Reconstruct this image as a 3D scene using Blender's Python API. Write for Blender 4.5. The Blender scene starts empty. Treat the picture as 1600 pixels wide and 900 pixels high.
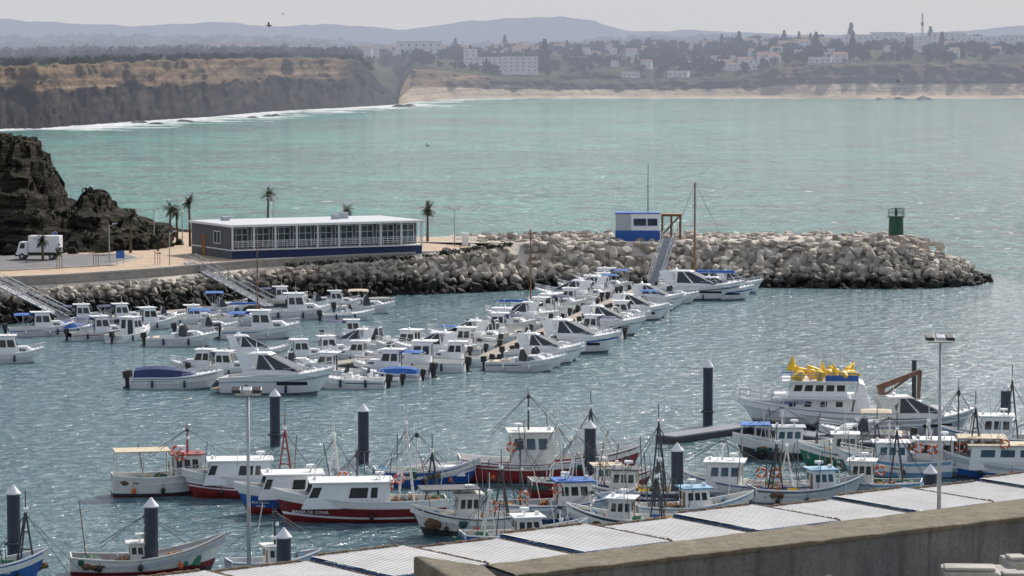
import bpy, math, random
from mathutils import Vector, Matrix, noise, Euler
R=random.Random(7)
scene=bpy.context.scene
col=scene.collection
F=5000.;H=30.
th=math.atan(365/F)
def ray(u,v):
    a=(u-800)/F;b=(450-v)/F
    return a,math.cos(th)+b*math.sin(th),-math.sin(th)+b*math.cos(th)
def W(u,v,z=0.):
    a,dy,dz=ray(u,v);t=(z-H)/dz
    return Vector((a*t,dy*t,z))
def at(u,v,d):
    a,dy,dz=ray(u,v);t=d/dy
    return Vector((a*t,d,H+dz*t))
def fbm(x,y,z=0,o=4): return noise.fractal(Vector((x,y,z)),1.0,2.0,o)
def lerp(a,b,t): return a+(b-a)*t
def interp(pts,x):
    if x<=pts[0][0]: return pts[0][1]
    for i in range(len(pts)-1):
        if x<=pts[i+1][0]:
            a,b=pts[i],pts[i+1]
            return lerp(a[1],b[1],(x-a[0])/(b[0]-a[0]+1e-9))
    return pts[-1][1]

# ---------------- materials
def N(nt,t,**k):
    n=nt.nodes.new(t)
    for a,b in k.items(): setattr(n,a,b)
    return n
def lk(nt,a,b): nt.links.new(a,b)
def math_n(nt,op,a,b=None,c=None,clamp=False):
    n=N(nt,'ShaderNodeMath',operation=op);n.use_clamp=clamp
    for i,x in enumerate((a,b,c)):
        if x is None: continue
        if hasattr(x,'is_linked') or hasattr(x,'links'): lk(nt,x,n.inputs[i])
        else: n.inputs[i].default_value=x
    return n.outputs[0]
def mixc(nt,f,a,b,bt='MIX'):
    n=N(nt,'ShaderNodeMix',data_type='RGBA',blend_type=bt)
    for s,x in ((n.inputs[0],f),(n.inputs[6],a),(n.inputs[7],b)):
        if hasattr(x,'links'): lk(nt,x,s)
        elif isinstance(x,(int,float)): s.default_value=x
        else: s.default_value=(*x[:3],1)
    return n.outputs[2]
def noise_n(nt,vec,scale,det=4,rough=.55,dist=0):
    n=N(nt,'ShaderNodeTexNoise');n.inputs['Scale'].default_value=scale;n.inputs['Detail'].default_value=det
    n.inputs['Roughness'].default_value=rough;n.inputs['Distortion'].default_value=dist
    lk(nt,vec,n.inputs['Vector']);return n.outputs['Fac']
def ramp(nt,f,lo,hi):
    n=N(nt,'ShaderNodeMapRange');lk(nt,f,n.inputs[0]);n.inputs[1].default_value=lo;n.inputs[2].default_value=hi
    return n.outputs[0]
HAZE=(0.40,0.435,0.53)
def add_haze(nt,shader,D=2500,amt=1.0):  # aerial haze painted in: emission mixed over the surface by world depth
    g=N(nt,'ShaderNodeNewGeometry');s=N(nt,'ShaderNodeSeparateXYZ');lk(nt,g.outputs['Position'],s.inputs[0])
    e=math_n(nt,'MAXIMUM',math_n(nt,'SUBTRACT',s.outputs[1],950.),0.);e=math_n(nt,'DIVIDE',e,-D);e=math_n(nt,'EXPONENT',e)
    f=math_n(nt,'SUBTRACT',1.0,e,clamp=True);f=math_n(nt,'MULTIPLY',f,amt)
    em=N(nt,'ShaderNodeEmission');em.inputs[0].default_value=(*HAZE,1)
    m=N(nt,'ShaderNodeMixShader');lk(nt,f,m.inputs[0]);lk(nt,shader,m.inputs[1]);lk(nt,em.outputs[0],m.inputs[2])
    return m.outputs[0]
MATS={}
def mat(name,c,rough=.5,metal=0,var=.18,scale=2.5,bump=0,bscale=8,haze=False,coat=0,spec=.5,dirt=0,world=False):
    if name in MATS: return MATS[name]
    m=bpy.data.materials.new(name);m.use_nodes=True;nt=m.node_tree;b=nt.nodes['Principled BSDF']
    if world: vec=N(nt,'ShaderNodeNewGeometry').outputs['Position']
    else: vec=N(nt,'ShaderNodeTexCoord').outputs['Object']
    n1=noise_n(nt,vec,scale)
    r=ramp(nt,n1,.3,.7)
    cc=mixc(nt,r,tuple(x*(1-var) for x in c),tuple(min(1,x*(1+var)) for x in c))
    if dirt:
        n2=noise_n(nt,vec,scale*2.7,6,.7)
        r2=ramp(nt,n2,.5,.78);r2=math_n(nt,'MULTIPLY',r2,dirt)
        cc=mixc(nt,r2,cc,(.16,.12,.08))
    lk(nt,cc,b.inputs['Base Color'])
    b.inputs['Roughness'].default_value=rough;b.inputs['Metallic'].default_value=metal
    b.inputs['Specular IOR Level'].default_value=spec
    if bump:
        bn=N(nt,'ShaderNodeBump');bn.inputs['Distance'].default_value=bump
        lk(nt,noise_n(nt,vec,bscale,5,.6),bn.inputs['Height']);lk(nt,bn.outputs[0],b.inputs['Normal'])
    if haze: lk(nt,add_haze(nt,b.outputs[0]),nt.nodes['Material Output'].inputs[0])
    MATS[name]=m;return m
white=mat('gelcoat_white',(.84,.85,.86),.3,var=.03,dirt=.08)
offw=mat('paint_offwhite',(.72,.72,.69),.45,var=.08,dirt=.35)
cream=mat('cream_canvas',(.55,.47,.34),.8)
lgrey=mat('light_grey',(.42,.45,.49),.4,var=.08)
mgrey=mat('mid_grey',(.2,.22,.25),.5)
deckm=mat('deck_nonslip',(.5,.51,.5),.8,var=.12,dirt=.4)
teak=mat('teak_deck',(.3,.2,.12),.7)
glass=mat('dark_glass',(.02,.028,.035),.08,var=.1,spec=.6)
bglass=mat('blue_tinted_glass',(.04,.10,.15),.12,var=.2,spec=.6)
navy=mat('navy_paint',(.02,.04,.13),.5)
blue=mat('blue_canvas',(.03,.13,.42),.75)
bluep=mat('blue_hull_paint',(.02,.11,.40),.35,dirt=.3)
beamb=mat('faded_blue_steel',(.035,.09,.24),.6,dirt=.4)
lblue=mat('light_blue_paint',(.22,.42,.6),.4,dirt=.25)
redp=mat('red_hull_paint',(.28,.03,.03),.4,dirt=.3)
maroon=mat('maroon_paint',(.19,.015,.02),.4,dirt=.25)
green=mat('green_hull_paint',(.03,.2,.12),.4,dirt=.2)
black=mat('black_plastic',(.02,.02,.022),.35)
dkgrey=mat('dark_grey_hull',(.05,.055,.065),.45,dirt=.2)
orange=mat('orange_buoy',(.65,.13,.04),.5)
yellow=mat('yellow_float',(.80,.52,.02),.45)
steel=mat('stainless',(.6,.62,.65),.3,.7,var=.05)
galv=mat('galvanised_steel',(.42,.44,.46),.45,.5)
rust=mat('rusty_steel',(.17,.10,.07),.8,bump=.01)
netbr=mat('net_brown',(.13,.08,.045),.95,var=.5,scale=8,bump=.05)
netgr=mat('net_green',(.04,.12,.09),.95,var=.5,scale=8,bump=.05)
wood=mat('varnished_wood',(.25,.12,.05),.5)
pilem=mat('pile_dark_blue',(.03,.042,.07),.45,var=.25,dirt=.25)
conc=mat('concrete',(.32,.30,.27),.9,var=.2,scale=1.2,bump=.02,bscale=20,dirt=.4)

class MB:
    def __init__(s): s.v=[];s.f=[];s.m=[];s.mats=[]
    def mi(s,m):
        if m not in s.mats: s.mats.append(m)
        return s.mats.index(m)
    def add(s,vs,fs,m):
        o=len(s.v);s.v+= [tuple(x) for x in vs];k=s.mi(m)
        for f in fs: s.f.append([i+o for i in f]);s.m.append(k)
        return s
    def quad(s,a,b,c,d,m): return s.add([a,b,c,d],[(0,1,2,3)],m)
    def hexa(s,b,t,m):
        return s.add(list(b)+list(t),[(3,2,1,0),(4,5,6,7),(0,1,5,4),(1,2,6,5),(2,3,7,6),(3,0,4,7)],m)
    def box(s,x0,x1,y0,y1,z0,z1,m):
        return s.hexa([(x0,y0,z0),(x1,y0,z0),(x1,y1,z0),(x0,y1,z0)],[(x0,y0,z1),(x1,y0,z1),(x1,y1,z1),(x0,y1,z1)],m)
    def tap(s,x0,x1,w,z0,z1,ra,rf,wt,m):
        b=[(x0,-w,z0),(x1,-w,z0),(x1,w,z0),(x0,w,z0)];t=[(x0+ra,-wt,z1),(x1-rf,-wt,z1),(x1-rf,wt,z1),(x0+ra,wt,z1)]
        return s.hexa(b,t,m)
    def cyl(s,p0,p1,r0,m,r1=None,n=8):
        r1=r0 if r1 is None else r1
        p0=Vector(p0);p1=Vector(p1);d=(p1-p0)
        if d.length<1e-6: return s
        q=d.to_track_quat('Z','Y');vs=[];fs=[]
        for i in range(n):
            a=2*math.pi*i/n;c=Vector((math.cos(a),math.sin(a),0))
            vs.append(p0+q@(c*r0));vs.append(p1+q@(c*r1))
        for i in range(n):
            j=(i+1)%n;fs.append((2*i,2*j,2*j+1,2*i+1))
        fs.append(tuple(2*i for i in range(n))[::-1]);fs.append(tuple(2*i+1 for i in range(n)))
        return s.add(vs,fs,m)
    def tube(s,pts,r,m,n=5):
        for a,b in zip(pts[:-1],pts[1:]): s.cyl(a,b,r,m,n=n)
        return s
    def ball(s,c,r,m,sq=(1,1,1),seed=None,amp=.0,nu=8,nv=6):
        vs=[];fs=[]
        for i in range(nv+1):
            p=math.pi*i/nv
            for j in range(nu):
                a=2*math.pi*j/nu;x=Vector((math.sin(p)*math.cos(a),math.sin(p)*math.sin(a),math.cos(p)))
                k=r*(1+(amp*noise.noise(x*1.7+Vector((seed or 0,0,0))) if amp else 0))
                vs.append((c[0]+x.x*k*sq[0],c[1]+x.y*k*sq[1],c[2]+x.z*k*sq[2]))
        for i in range(nv):
            for j in range(nu):
                k=(j+1)%nu;fs.append((i*nu+j,(i+1)*nu+j,(i+1)*nu+k,i*nu+k))
        return s.add(vs,fs,m)
    def torus(s,c,ax,R_,r,m,m2=None,n=16,k=6):
        q=Vector(ax).to_track_quat('Z','Y');c=Vector(c)
        for seg in range(n):
            vs=[]
            for e in (seg,seg+1):
                a=2*math.pi*e/n
                for j in range(k):
                    b=2*math.pi*j/k
                    vs.append(c+q@Vector(((R_+r*math.cos(b))*math.cos(a),(R_+r*math.cos(b))*math.sin(a),r*math.sin(b))))
            s.add(vs,[(j,(j+1)%k,k+(j+1)%k,k+j) for j in range(k)],m2 if (m2 and seg%4==0) else m)
        return s
    def obj(s,name,parent=None,smooth=False,label=None,bevel=0):
        me=bpy.data.meshes.new(name);me.from_pydata([tuple(x) for x in s.v],[],s.f)
        for m in s.mats: me.materials.append(m)
        me.polygons.foreach_set('material_index',s.m)
        if smooth: me.polygons.foreach_set('use_smooth',[True]*len(me.polygons))
        me.update()
        o=bpy.data.objects.new(name,me);col.objects.link(o)
        if parent is not None: setp(o,parent)
        if label: o['label']=label
        if bevel:
            b=o.modifiers.new('bevel','BEVEL');b.width=bevel;b.segments=2;b.limit_method='ANGLE'
        return o
KIDS={}
def setp(o,p):
    o.parent=p;KIDS.setdefault(p.name,[]).append(o)
def tag(o,label,cat,group=None):
    o['label']=label;o['category']=cat
    if group:o['group']=group
    return o
def thing(name,label,cat,group=None):
    e=bpy.data.objects.new(name,None);e.empty_display_size=.3;col.objects.link(e)
    return tag(e,label,cat,group)
def put(o,p,rz=0,sc=1):
    o.location=p;o.rotation_euler=(0,0,math.radians(rz));o.scale=(sc,)*3;return o
def clone(o,par=None):
    c=o.copy();col.objects.link(c)
    if par is not None: setp(c,par)
    for k in KIDS.get(o.name,[]): clone(k,c)
    return c
def struct(o): o['kind']='structure';return o
def panel(mb,q,u0,u1,v0,v1,m,off=.015):
    a,b,c,d=[Vector(x) for x in q]
    P=lambda u,v:(a.lerp(b,u)).lerp(d.lerp(c,u),v)
    n=(b-a).cross(d-a).normalized()*off
    mb.quad(P(u0,v0)+n,P(u1,v0)+n,P(u1,v1)+n,P(u0,v1)+n,m)
def tapq(x0,x1,w,z0,z1,ra,rf,wt):
    b=[(x0,-w,z0),(x1,-w,z0),(x1,w,z0),(x0,w,z0)];t=[(x0+ra,-wt,z1),(x1-rf,-wt,z1),(x1-rf,wt,z1),(x0+ra,wt,z1)]
    return dict(s=(b[0],b[1],t[1],t[0]),f=(b[1],b[2],t[2],t[1]),p=(b[2],b[3],t[3],t[2]),a=(b[3],b[0],t[0],t[3]))

# ---------------- hull
def make_hull(root,L,B,zs,zm,zb,bands,gun,deck,bul=.35,stem=.9,sw=.85,mid=.45,draft=.35,n=16,pw=2.2,bullmat=None):
    def S(t):
        if t<.35: return zm+(zs-zm)*((.35-t)/.35)**2
        return zm+(zb-zm)*((t-.35)/.65)**2
    def b(t):
        if t<mid: return B/2*lerp(sw,1,math.sin(t/mid*math.pi/2))
        k=(t-mid)/(1-mid);return max(.03,B/2*(1-k**pw)**.75)
    def sec(q,t):
        f=interp([(0,.08),(.12,.55),(.25,.8),(.5,.92),(1,1)],q);v=q**.9*.9+.1*q
        return lerp(f,v,t**3*.8)
    def X(t,q): return -L/2+t*L-stem*(t**4)*(1-q)
    levels=[0,.12,.25]+[x for x,_ in bands if x>.27]
    lm=[bands[0][1]]*2+[m for x,m in bands if x>.27]
    mb=MB();nl=len(levels)
    rings=[]
    for i in range(n+1):
        t=i/n
        for sgn in (1,-1):
            r=[]
            for q in levels:
                z=-draft+q*(S(t)+draft)
                mb.v.append((X(t,q),sgn*b(t)*sec(q,t),z));r.append(len(mb.v)-1)
            rings.append(r)
    for i in range(n):
        for sd in (0,1):
            a=rings[2*i+sd];c=rings[2*(i+1)+sd]
            for k in range(nl-1):
                f=[a[k],c[k],c[k+1],a[k+1]]
                mb.f.append(f[::-1] if sd==0 else f);mb.m.append(mb.mi(lm[k]))
    for k in range(nl-1):
        mb.f.append([rings[0][k],rings[0][k+1],rings[1][k+1],rings[1][k]]);mb.m.append(mb.mi(lm[k]))
    for k in range(nl-1):
        mb.f.append([rings[-2][k],rings[-1][k],rings[-1][k+1],rings[-2][k+1]]);mb.m.append(mb.mi(lm[k]))
    hull=mb.obj('hull',root,smooth=False)
    d=MB();g=.07
    im=bullmat or gun
    for i in range(n):
        t0,t1=i/n,(i+1)/n
        for sg in (1,-1):
            o0=(X(t0,1),sg*(b(t0)+.03),S(t0)+.02);o1=(X(t1,1),sg*(b(t1)+.03),S(t1)+.02)
            u0=(X(t0,1),sg*(b(t0)+.03),S(t0)-.07);u1=(X(t1,1),sg*(b(t1)+.03),S(t1)-.07)
            i0=(X(t0,1),sg*max(0,b(t0)-g),S(t0)+.02);i1=(X(t1,1),sg*max(0,b(t1)-g),S(t1)+.02)
            b0=(X(t0,1),sg*max(0,b(t0)-g),S(t0)-bul);b1=(X(t1,1),sg*max(0,b(t1)-g),S(t1)-bul)
            d.quad(o0,o1,i1,i0,gun);d.quad(u0,u1,o1,o0,gun);d.quad(i0,i1,b1,b0,im)
        p=lambda t,sg:(X(t,1)-.01,sg*max(0,b(t)-g),S(t)-bul)
        d.quad(p(t0,-1),p(t1,-1),p(t1,1),p(t0,1),deck)
    t=0;d.box(-L/2,-L/2+.08,-b(0),b(0),S(0)-bul,S(0)+.02,gun)
    d.obj('deck',root)
    def hw(x,z):
        t=min(1,max(0,(x+L/2)/L))
        for _ in range(6):
            q=min(1,max(0,(z+draft)/(S(t)+draft)));t=min(1,max(0,(x+L/2+stem*t**4*(1-q))/L))
        return b(t)*sec(q,t)
    return S,b,X,hw
def rail(root,S,b,X,t0,t1,h,m=steel,n=7,r=.02,name='guard_rail'):
    mb=MB()
    for sg in (1,-1):
        pts=[Vector((X(t,1),sg*max(.02,b(t)-.06),S(t)+h)) for t in [lerp(t0,t1,i/n) for i in range(n+1)]]
        mb.tube(pts,r,m,4);mb.tube([p-Vector((0,0,h*.5)) for p in pts],r*.7,m,4)
        for p in pts: mb.cyl(p-Vector((0,0,h)),p,r,m,n=4)
    mb.obj(name,root)
def outboard(root,x,y,z,m=black,sc=1.):
    mb=MB()
    mb.hexa([(x-.55*sc,y-.18*sc,z),(x-.02,y-.18*sc,z),(x-.02,y+.18*sc,z),(x-.55*sc,y+.18*sc,z)],
            [(x-.62*sc,y-.15*sc,z+.5*sc),(x-.12,y-.15*sc,z+.58*sc),(x-.12,y+.15*sc,z+.58*sc),(x-.62*sc,y+.15*sc,z+.5*sc)],m)
    mb.hexa([(x-.4*sc,y-.06,z-.75*sc),(x-.2*sc,y-.06,z-.75*sc),(x-.2*sc,y+.06,z-.75*sc),(x-.4*sc,y+.06,z-.75*sc)],
            [(x-.45*sc,y-.08,z),(x-.1*sc,y-.08,z),(x-.1*sc,y+.08,z),(x-.45*sc,y+.08,z)],m)
    mb.cyl((x-.62*sc,y,z-.65*sc),(x-.2*sc,y,z-.65*sc),.07,m,n=6)
    mb.obj('outboard_motor',root,bevel=.03)
def wins(root,qs,spec,m=glass,name='window'):
    for key,u0,u1,v0,v1 in spec:
        mb=MB();panel(mb,qs[key],u0,u1,v0,v1,m);mb.obj(name,root)
def fenders(root,L,hw,m,xs):
    for x in xs:
        for sg in (1,-1):
            y=hw(x,.5)+.1
            mb=MB();mb.cyl((x,sg*y,.15),(x,sg*y,.62),.1,m,n=7);mb.ball((x,sg*y,.62),.1,m,nu=7,nv=4);mb.cyl((x,sg*y,.62),(x,sg*(y-.08),.95),.012,steel,n=4);mb.obj('fender',root,smooth=True)
GL='leisure boats moored at the pontoons'
def bimini(root,x0,x1,w,z0,z1,m,fr=steel):
    mb=MB();n=5;pts=[]
    for j in range(5):
        y=lerp(-w,w,j/4);zz=z1-.18*(abs(y)/w)**2.5
        pts.append([(lerp(x0,x1,i/n),y,zz+.05*math.sin(i/n*math.pi)) for i in range(n+1)])
    for j in range(4):
        for i in range(n): mb.quad(pts[j][i],pts[j][i+1],pts[j+1][i+1],pts[j+1][i],m)
    mb.obj('canopy',root,smooth=True)
    f=MB();xm=(x0+x1)/2
    for x in (x0,xm,x1): f.tube([(xm,-w,z0),(x,-w,z1-.22),(x,w,z1-.22),(xm,w,z0)],.02,fr,4)
    f.obj('canopy_frame',root)
def leisure(kind,L,B,label,hullc=white,stripe=navy,canvas=blue,motors=1,cab=white,inner=deckm,name='motor_boat'):
    r=thing(name,label,'boat',GL);k=L/6.5
    zs,zm,zb=.75*k,.8*k,1.3*k
    if kind=='cruiser': zs,zm,zb=1.0*k**.5,1.15*k**.5,1.75*k**.5
    if kind=='sail': zs,zm,zb=.9,.85,1.15
    bands=[(.25,navy if stripe is navy else mgrey),(.32,hullc),(.72,hullc),(.80,stripe),(1,hullc)]
    S,b,X,hw=make_hull(r,L,B,zs,zm,zb,bands,white,inner,bul=.45*k if kind!='cruiser' else .15,stem=1.2*k,sw=.9,pw=2.4,bullmat=offw)
    mb=MB();n=8
    t0=.55
    for i in range(n):
        a,c=lerp(t0,1,i/n),lerp(t0,1,(i+1)/n)
        za,zc=S(a)+.03,S(c)+.03
        for sg in (1,-1):
            q=[(X(a,1),0,za+.12*k),(X(c,1),0,zc+.12*k*(1-(i+1)/n)),(X(c,1),sg*max(0,b(c)-.08),zc),(X(a,1),sg*(b(a)-.08),za)]
            mb.quad(*(q if sg<0 else q[::-1]),white)
    if kind not in('cruiser',): 
        a=t0;mb.quad((X(a,1),-(b(a)-.08),S(a)-.45*k),(X(a,1),(b(a)-.08),S(a)-.45*k),(X(a,1),(b(a)-.08),S(a)+.03),(X(a,1),-(b(a)-.08),S(a)+.03),white)
    mb.obj('foredeck',r)
    rail(r,S,b,X,.58,.995,.45*k**.5)
    w=B/2
    if kind=='pilot':
        z0=zm-.45*k;z1=z0+2.0*k**.6
        a=(-.12*L,.18*L,w*.76,z0,z1,.05,.6,w*.62)
        MB().tap(*a,cab).obj('cabin',r,bevel=.07)
        c=(.16*L-.2,.40*L,w*.6,zm,zm+.62*k,0,.9,w*.42);MB().tap(*c,cab).obj('coach_roof',r,bevel=.07)
        MB().box(-.18*L,.16*L-.25,-w*.7,w*.7,z1,z1+.07,cab).obj('cabin_roof',r,bevel=.03)
        q=tapq(*a);wins(r,q,[('s',.08,.42,.52,.84),('s',.5,.9,.52,.84),('p',.1,.5,.52,.84),('p',.58,.92,.52,.84),('f',.06,.47,.48,.9),('f',.53,.94,.48,.9),('a',.1,.4,.45,.88),('a',.55,.9,.1,.88)])
        q=tapq(*c);wins(r,q,[('s',.15,.6,.35,.7),('p',.15,.6,.35,.7)])
        if canvas: bimini(r,-.42*L,-.14*L,w*.75,zm,z1-.1,canvas)
        m=MB();m.cyl((0,0,z1),(0,0,z1+.9),.02,steel,n=4);m.ball((.05,.0,z1+.15),.14,white,(1,1,.6));m.obj('antenna',r)
    elif kind=='cuddy':
        c=(.0*L,.36*L,w*.72,zm,zm+.55*k,0,1.0*k,w*.5);MB().tap(*c,cab).obj('coach_roof',r,bevel=.07)
        q=tapq(*c);wins(r,q,[('s',.1,.55,.35,.72),('p',.45,.9,.35,.72)])
        a=(-.05*L,.11*L,w*.78,zm+.1,zm+.6*k+.5,.1,.6,w*.62);MB().tap(*a,glass).obj('windscreen',r)
        f=MB();f.tube([(-.06*L,-w*.8,zm+.1),(-.05*L+.1,-w*.64,zm+.6*k+.52),(-.05*L+.1,w*.64,zm+.6*k+.52),(-.06*L,w*.8,zm+.1)],.04,white,5)
        f.obj('windscreen_frame',r)
        for sg in(1,-1): MB().box(-.16*L,-.09*L,sg*w*.35-.25,sg*w*.35+.25,zm-.4*k,zm+.35,white).obj('seat',r,bevel=.04)
        MB().box(-.42*L,-.34*L,-w*.7,w*.7,zm-.42*k,zm+.02,cream).obj('bench_seat',r,bevel=.04)
        if canvas: bimini(r,-.3*L,.04*L,w*.8,zm,zm+1.75,canvas)
    elif kind=='open':
        a=(-.05*L,.07*L,w*.34,zm-.45*k,zm+.5,.0,.2,w*.3);MB().tap(*a,white).obj('console',r,bevel=.05)
        q=tapq(.0*L,.07*L,w*.34,zm+.5,zm+.95,.0,.25,w*.28);m=MB()
        for kk in('s','f','p'): panel(m,q[kk],0,1,0,1,glass,0)
        m.obj('windscreen',r)
        MB().box(-.15*L,-.09*L,-w*.35,w*.35,zm-.45*k,zm+.3,white).obj('seat',r,bevel=.04)
        if canvas: bimini(r,-.2*L,.12*L,w*.6,zm-.2,zm+1.7,canvas)
    elif kind=='cover':
        m=MB();n=10;pr=[]
        for i in range(n+1):
            t=lerp(.04,.93,i/n);zr=S(t)+.75*k*math.sin(min(1,(t+.18)*1.1)*math.pi)**.6*(1 if t<.7 else (1-t)/.3+.1)
            pr.append([(X(t,1),-b(t)-.02,S(t)-.12),(X(t,1),-b(t)*.55,lerp(S(t),zr,.75)),(X(t,1),0,zr),(X(t,1),b(t)*.55,lerp(S(t),zr,.75)),(X(t,1),b(t)+.02,S(t)-.12)])
        for i in range(n):
            for j in range(4): m.quad(pr[i][j],pr[i+1][j],pr[i+1][j+1],pr[i][j+1],canvas)
        for e in(0,-1): m.add(pr[e],[(0,1,2,3,4)],canvas)
        m.obj('canvas_cover',r,smooth=True)
    elif kind=='cruiser':
        zz=zm+.05;h=.9*k**.6
        c=(-.3*L,.38*L,w*.78,zz,zz+.5,.0,2.0*k,w*.66);MB().tap(*c,cab).obj('coach_roof',r,bevel=.1)
        a=(-.2*L,.22*L,w*.70,zz+.45,zz+.45+h,.3,2.0*k**.7,w*.54);MB().tap(*a,glass).obj('window_band',r,bevel=.06)
        zt=zz+.45+h;m=MB();xf=.22*L-2.0*k**.7
        m.hexa([(-.26*L,-w*.62,zt),(xf+.15,-w*.57,zt),(xf+.15,w*.57,zt),(-.26*L,w*.62,zt)],[(-.25*L,-w*.54,zt+.13),(xf-.2,-w*.46,zt+.17),(xf-.2,w*.46,zt+.17),(-.25*L,w*.54,zt+.13)],cab)
        m.obj('hardtop',r,bevel=.04)
        q=tapq(*a)
        for kk in 'sp':
            for u in((.0,.07),(.42,.48),(.93,1)):
                m=MB();panel(m,q[kk],u[0],u[1],0,1,cab,.02);m.obj('window_pillar',r)
        for sg in(1,-1):
            m=MB();m.hexa([(-.3*L,sg*w*.78-.04,zz+.5),(-.2*L,sg*w*.78-.04,zz+.5),(-.2*L,sg*w*.78+.04,zz+.5),(-.3*L,sg*w*.78+.04,zz+.5)],[(-.36*L,sg*w*.6-.04,zt+.1),(-.24*L,sg*w*.6-.04,zt+.1),(-.24*L,sg*w*.6+.04,zt+.1),(-.36*L,sg*w*.6+.04,zt+.1)],cab);m.obj('radar_arch',r)
        m=MB();m.ball((-.2*L,0,zt+.3),.2,white,(1,1,.6));m.cyl((-.2*L,0,zt),(-.2*L,0,zt+.9),.03,white,n=5);m.obj('radar_dome',r)
        for sg,kk in((1,'p'),(-1,'s')):
            m=MB()
            xs=[.02*L,.1*L,.2*L,.28*L];zc=zm*.62
            top=[(x,sg*(hw(x,zc+.16)+.02),zc+.16) for x in xs];bot=[(x,sg*(hw(x,zc-.1)+.02),zc-.1) for x in xs]
            for i in range(3): 
                q=[bot[i],bot[i+1],top[i+1],top[i]];m.quad(*(q if sg<0 else q[::-1]),glass)
            m.obj('hull_window',r)
        MB().box(-.5*L-.5,-.5*L+.05,-w*.8,w*.8,.25,.35,teak).obj('swim_platform',r)
    elif kind=='sail':
        c=(-.1*L,.28*L,w*.55,zm,zm+.5,.0,.6,w*.42);MB().tap(*c,cab).obj('coach_roof',r,bevel=.05)
        wins(r,tapq(*c),[('s',.1,.4,.4,.75),('s',.5,.8,.4,.75),('p',.2,.5,.4,.75),('p',.6,.9,.4,.75)])
        hm=L*1.3;m=MB();m.cyl((.08*L,0,zm),(.08*L,0,hm),.1,wood,.07,n=8)
        m.cyl((.08*L,-.8,hm*.6),(.08*L,.8,hm*.6),.03,lgrey,n=5);m.obj('mast',r)
        m=MB();m.cyl((.08*L,0,zm+1.3),(-.4*L,0,zm+1.25),.06,lgrey);m.cyl((.06*L,0,zm+1.4),(-.38*L,0,zm+1.35),.15,canvas or blue,n=8);m.obj('boom',r)
        m=MB()
        for p in((.5*L,0,zb),(-.5*L,0,zs)): m.cyl(p,(.08*L,0,hm),.014,dkgrey,n=4)
        for sg in(1,-1): m.tube([(.05*L,sg*w,zm),(.08*L,sg*.8,hm*.6),(.08*L,0,hm)],.014,dkgrey,4)
        m.obj('rigging',r)
    if motors==1: outboard(r,-L/2,0,zs-.1)
    if motors==2:
        outboard(r,-L/2,-.35,zs-.1,sc=1.15);outboard(r,-L/2,.35,zs-.1,sc=1.15)
    fenders(r,L,hw,navy if R.random()<.5 else white,[-.25*L,.1*L])
    r['_L']=L
    return r
T={}
T['A']=leisure('cruiser',12.3,3.7,'large sleek white motor yacht with dark wraparound windows',motors=0,stripe=mgrey)
T['B']=leisure('cruiser',8.6,2.9,'white and grey cabin cruiser with dark windows and hardtop',hullc=white,stripe=lgrey,motors=0)
T['C']=leisure('cruiser',9.0,3.0,'white sports cruiser with blue stripe moored at a pontoon',stripe=bluep,motors=0)
T['D']=leisure('pilot',6.6,2.5,'small white boat with square wheelhouse and outboard motor',canvas=None,stripe=white)
T['E']=leisure('pilot',7.2,2.6,'white wheelhouse boat with blue canvas over its cockpit',stripe=bluep,motors=2)
T['F']=leisure('pilot',6.4,2.4,'white wheelhouse boat with navy canopy and single outboard',canvas=navy,stripe=redp)
T['G']=leisure('cuddy',6.4,2.4,'open white cuddy boat with raked windscreen',canvas=None,inner=lblue,stripe=lgrey)
T['H']=leisure('cuddy',6.0,2.3,'white day boat with blue bimini top raised',stripe=bluep)
T['I']=leisure('cuddy',6.2,2.4,'white day boat with cream canvas top',canvas=cream,stripe=mgrey)
T['J']=leisure('open',5.8,2.2,'open centre console boat with blue shade top',motors=1)
T['K']=leisure('cover',5.6,2.2,'small boat hidden under bright blue canvas cover',canvas=blue)
T['M']=leisure('cover',7.6,2.5,'speedboat under fitted navy cover with twin outboards',canvas=navy,motors=2,stripe=lgrey)
T['N']=leisure('sail',8.0,2.7,'white sailing boat with bare wooden mast and furled blue sail',motors=0,name='sailing_boat')
T['O']=leisure('cuddy',6.8,2.5,'white cabin boat with navy stripe and open cockpit',canvas=None,motors=1,inner=teak)
T['P']=leisure('open',5.4,2.1,'small open white boat with outboard tilted on its stern',canvas=None)
T['Q']=leisure('cruiser',7.4,2.6,'compact white hardtop cruiser tied to the pontoon',stripe=lgrey,motors=1)
used=set()
LB=[('D',12,566,5,1),('E',66,524,8,.9),('K',112,523,10,1),('F',158,530,20,.95),('D',205,532,60,.95),('G',286,540,3,1.05),('D',232,514,20,.9),('F',190,507,15,.9),('H',325,522,10,1),
('E',408,528,5,1.05),('D',302,508,12,.85),('H',345,490,10,.95),('N',395,500,15,.85),('D',462,498,5,1.1),('G',495,482,10,.9),('F',440,478,10,.9),('I',572,489,0,1),('P',545,500,12,1),('D',525,482,12,.8),
('O',370,508,5,.9),('G',255,505,5,.85),('F',130,508,10,.9),
('M',278,606,-3,1.0),('B',436,614,-12,1.08),('D',352,588,-10,.9),('F',318,584,175,.9),('Q',396,568,5,.9),('P',545,606,175,1.1),('D',512,590,170,.9),('K',610,594,170,.9),('D',470,566,10,.85),('D',512,560,10,.85),('O',455,582,0,.9),('E',612,588,172,.92),('P',578,602,178,.9),
('D',640,556,165,1),('O',590,545,170,1),('F',552,532,0,.85),('D',560,566,172,.8),('Q',548,552,172,.8),('G',610,566,172,.85),('D',660,580,172,1.1),('C',1128,468,-12,.82),('Q',1150,457,-10,.85),('N',1096,462,175,1.36)]
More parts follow.
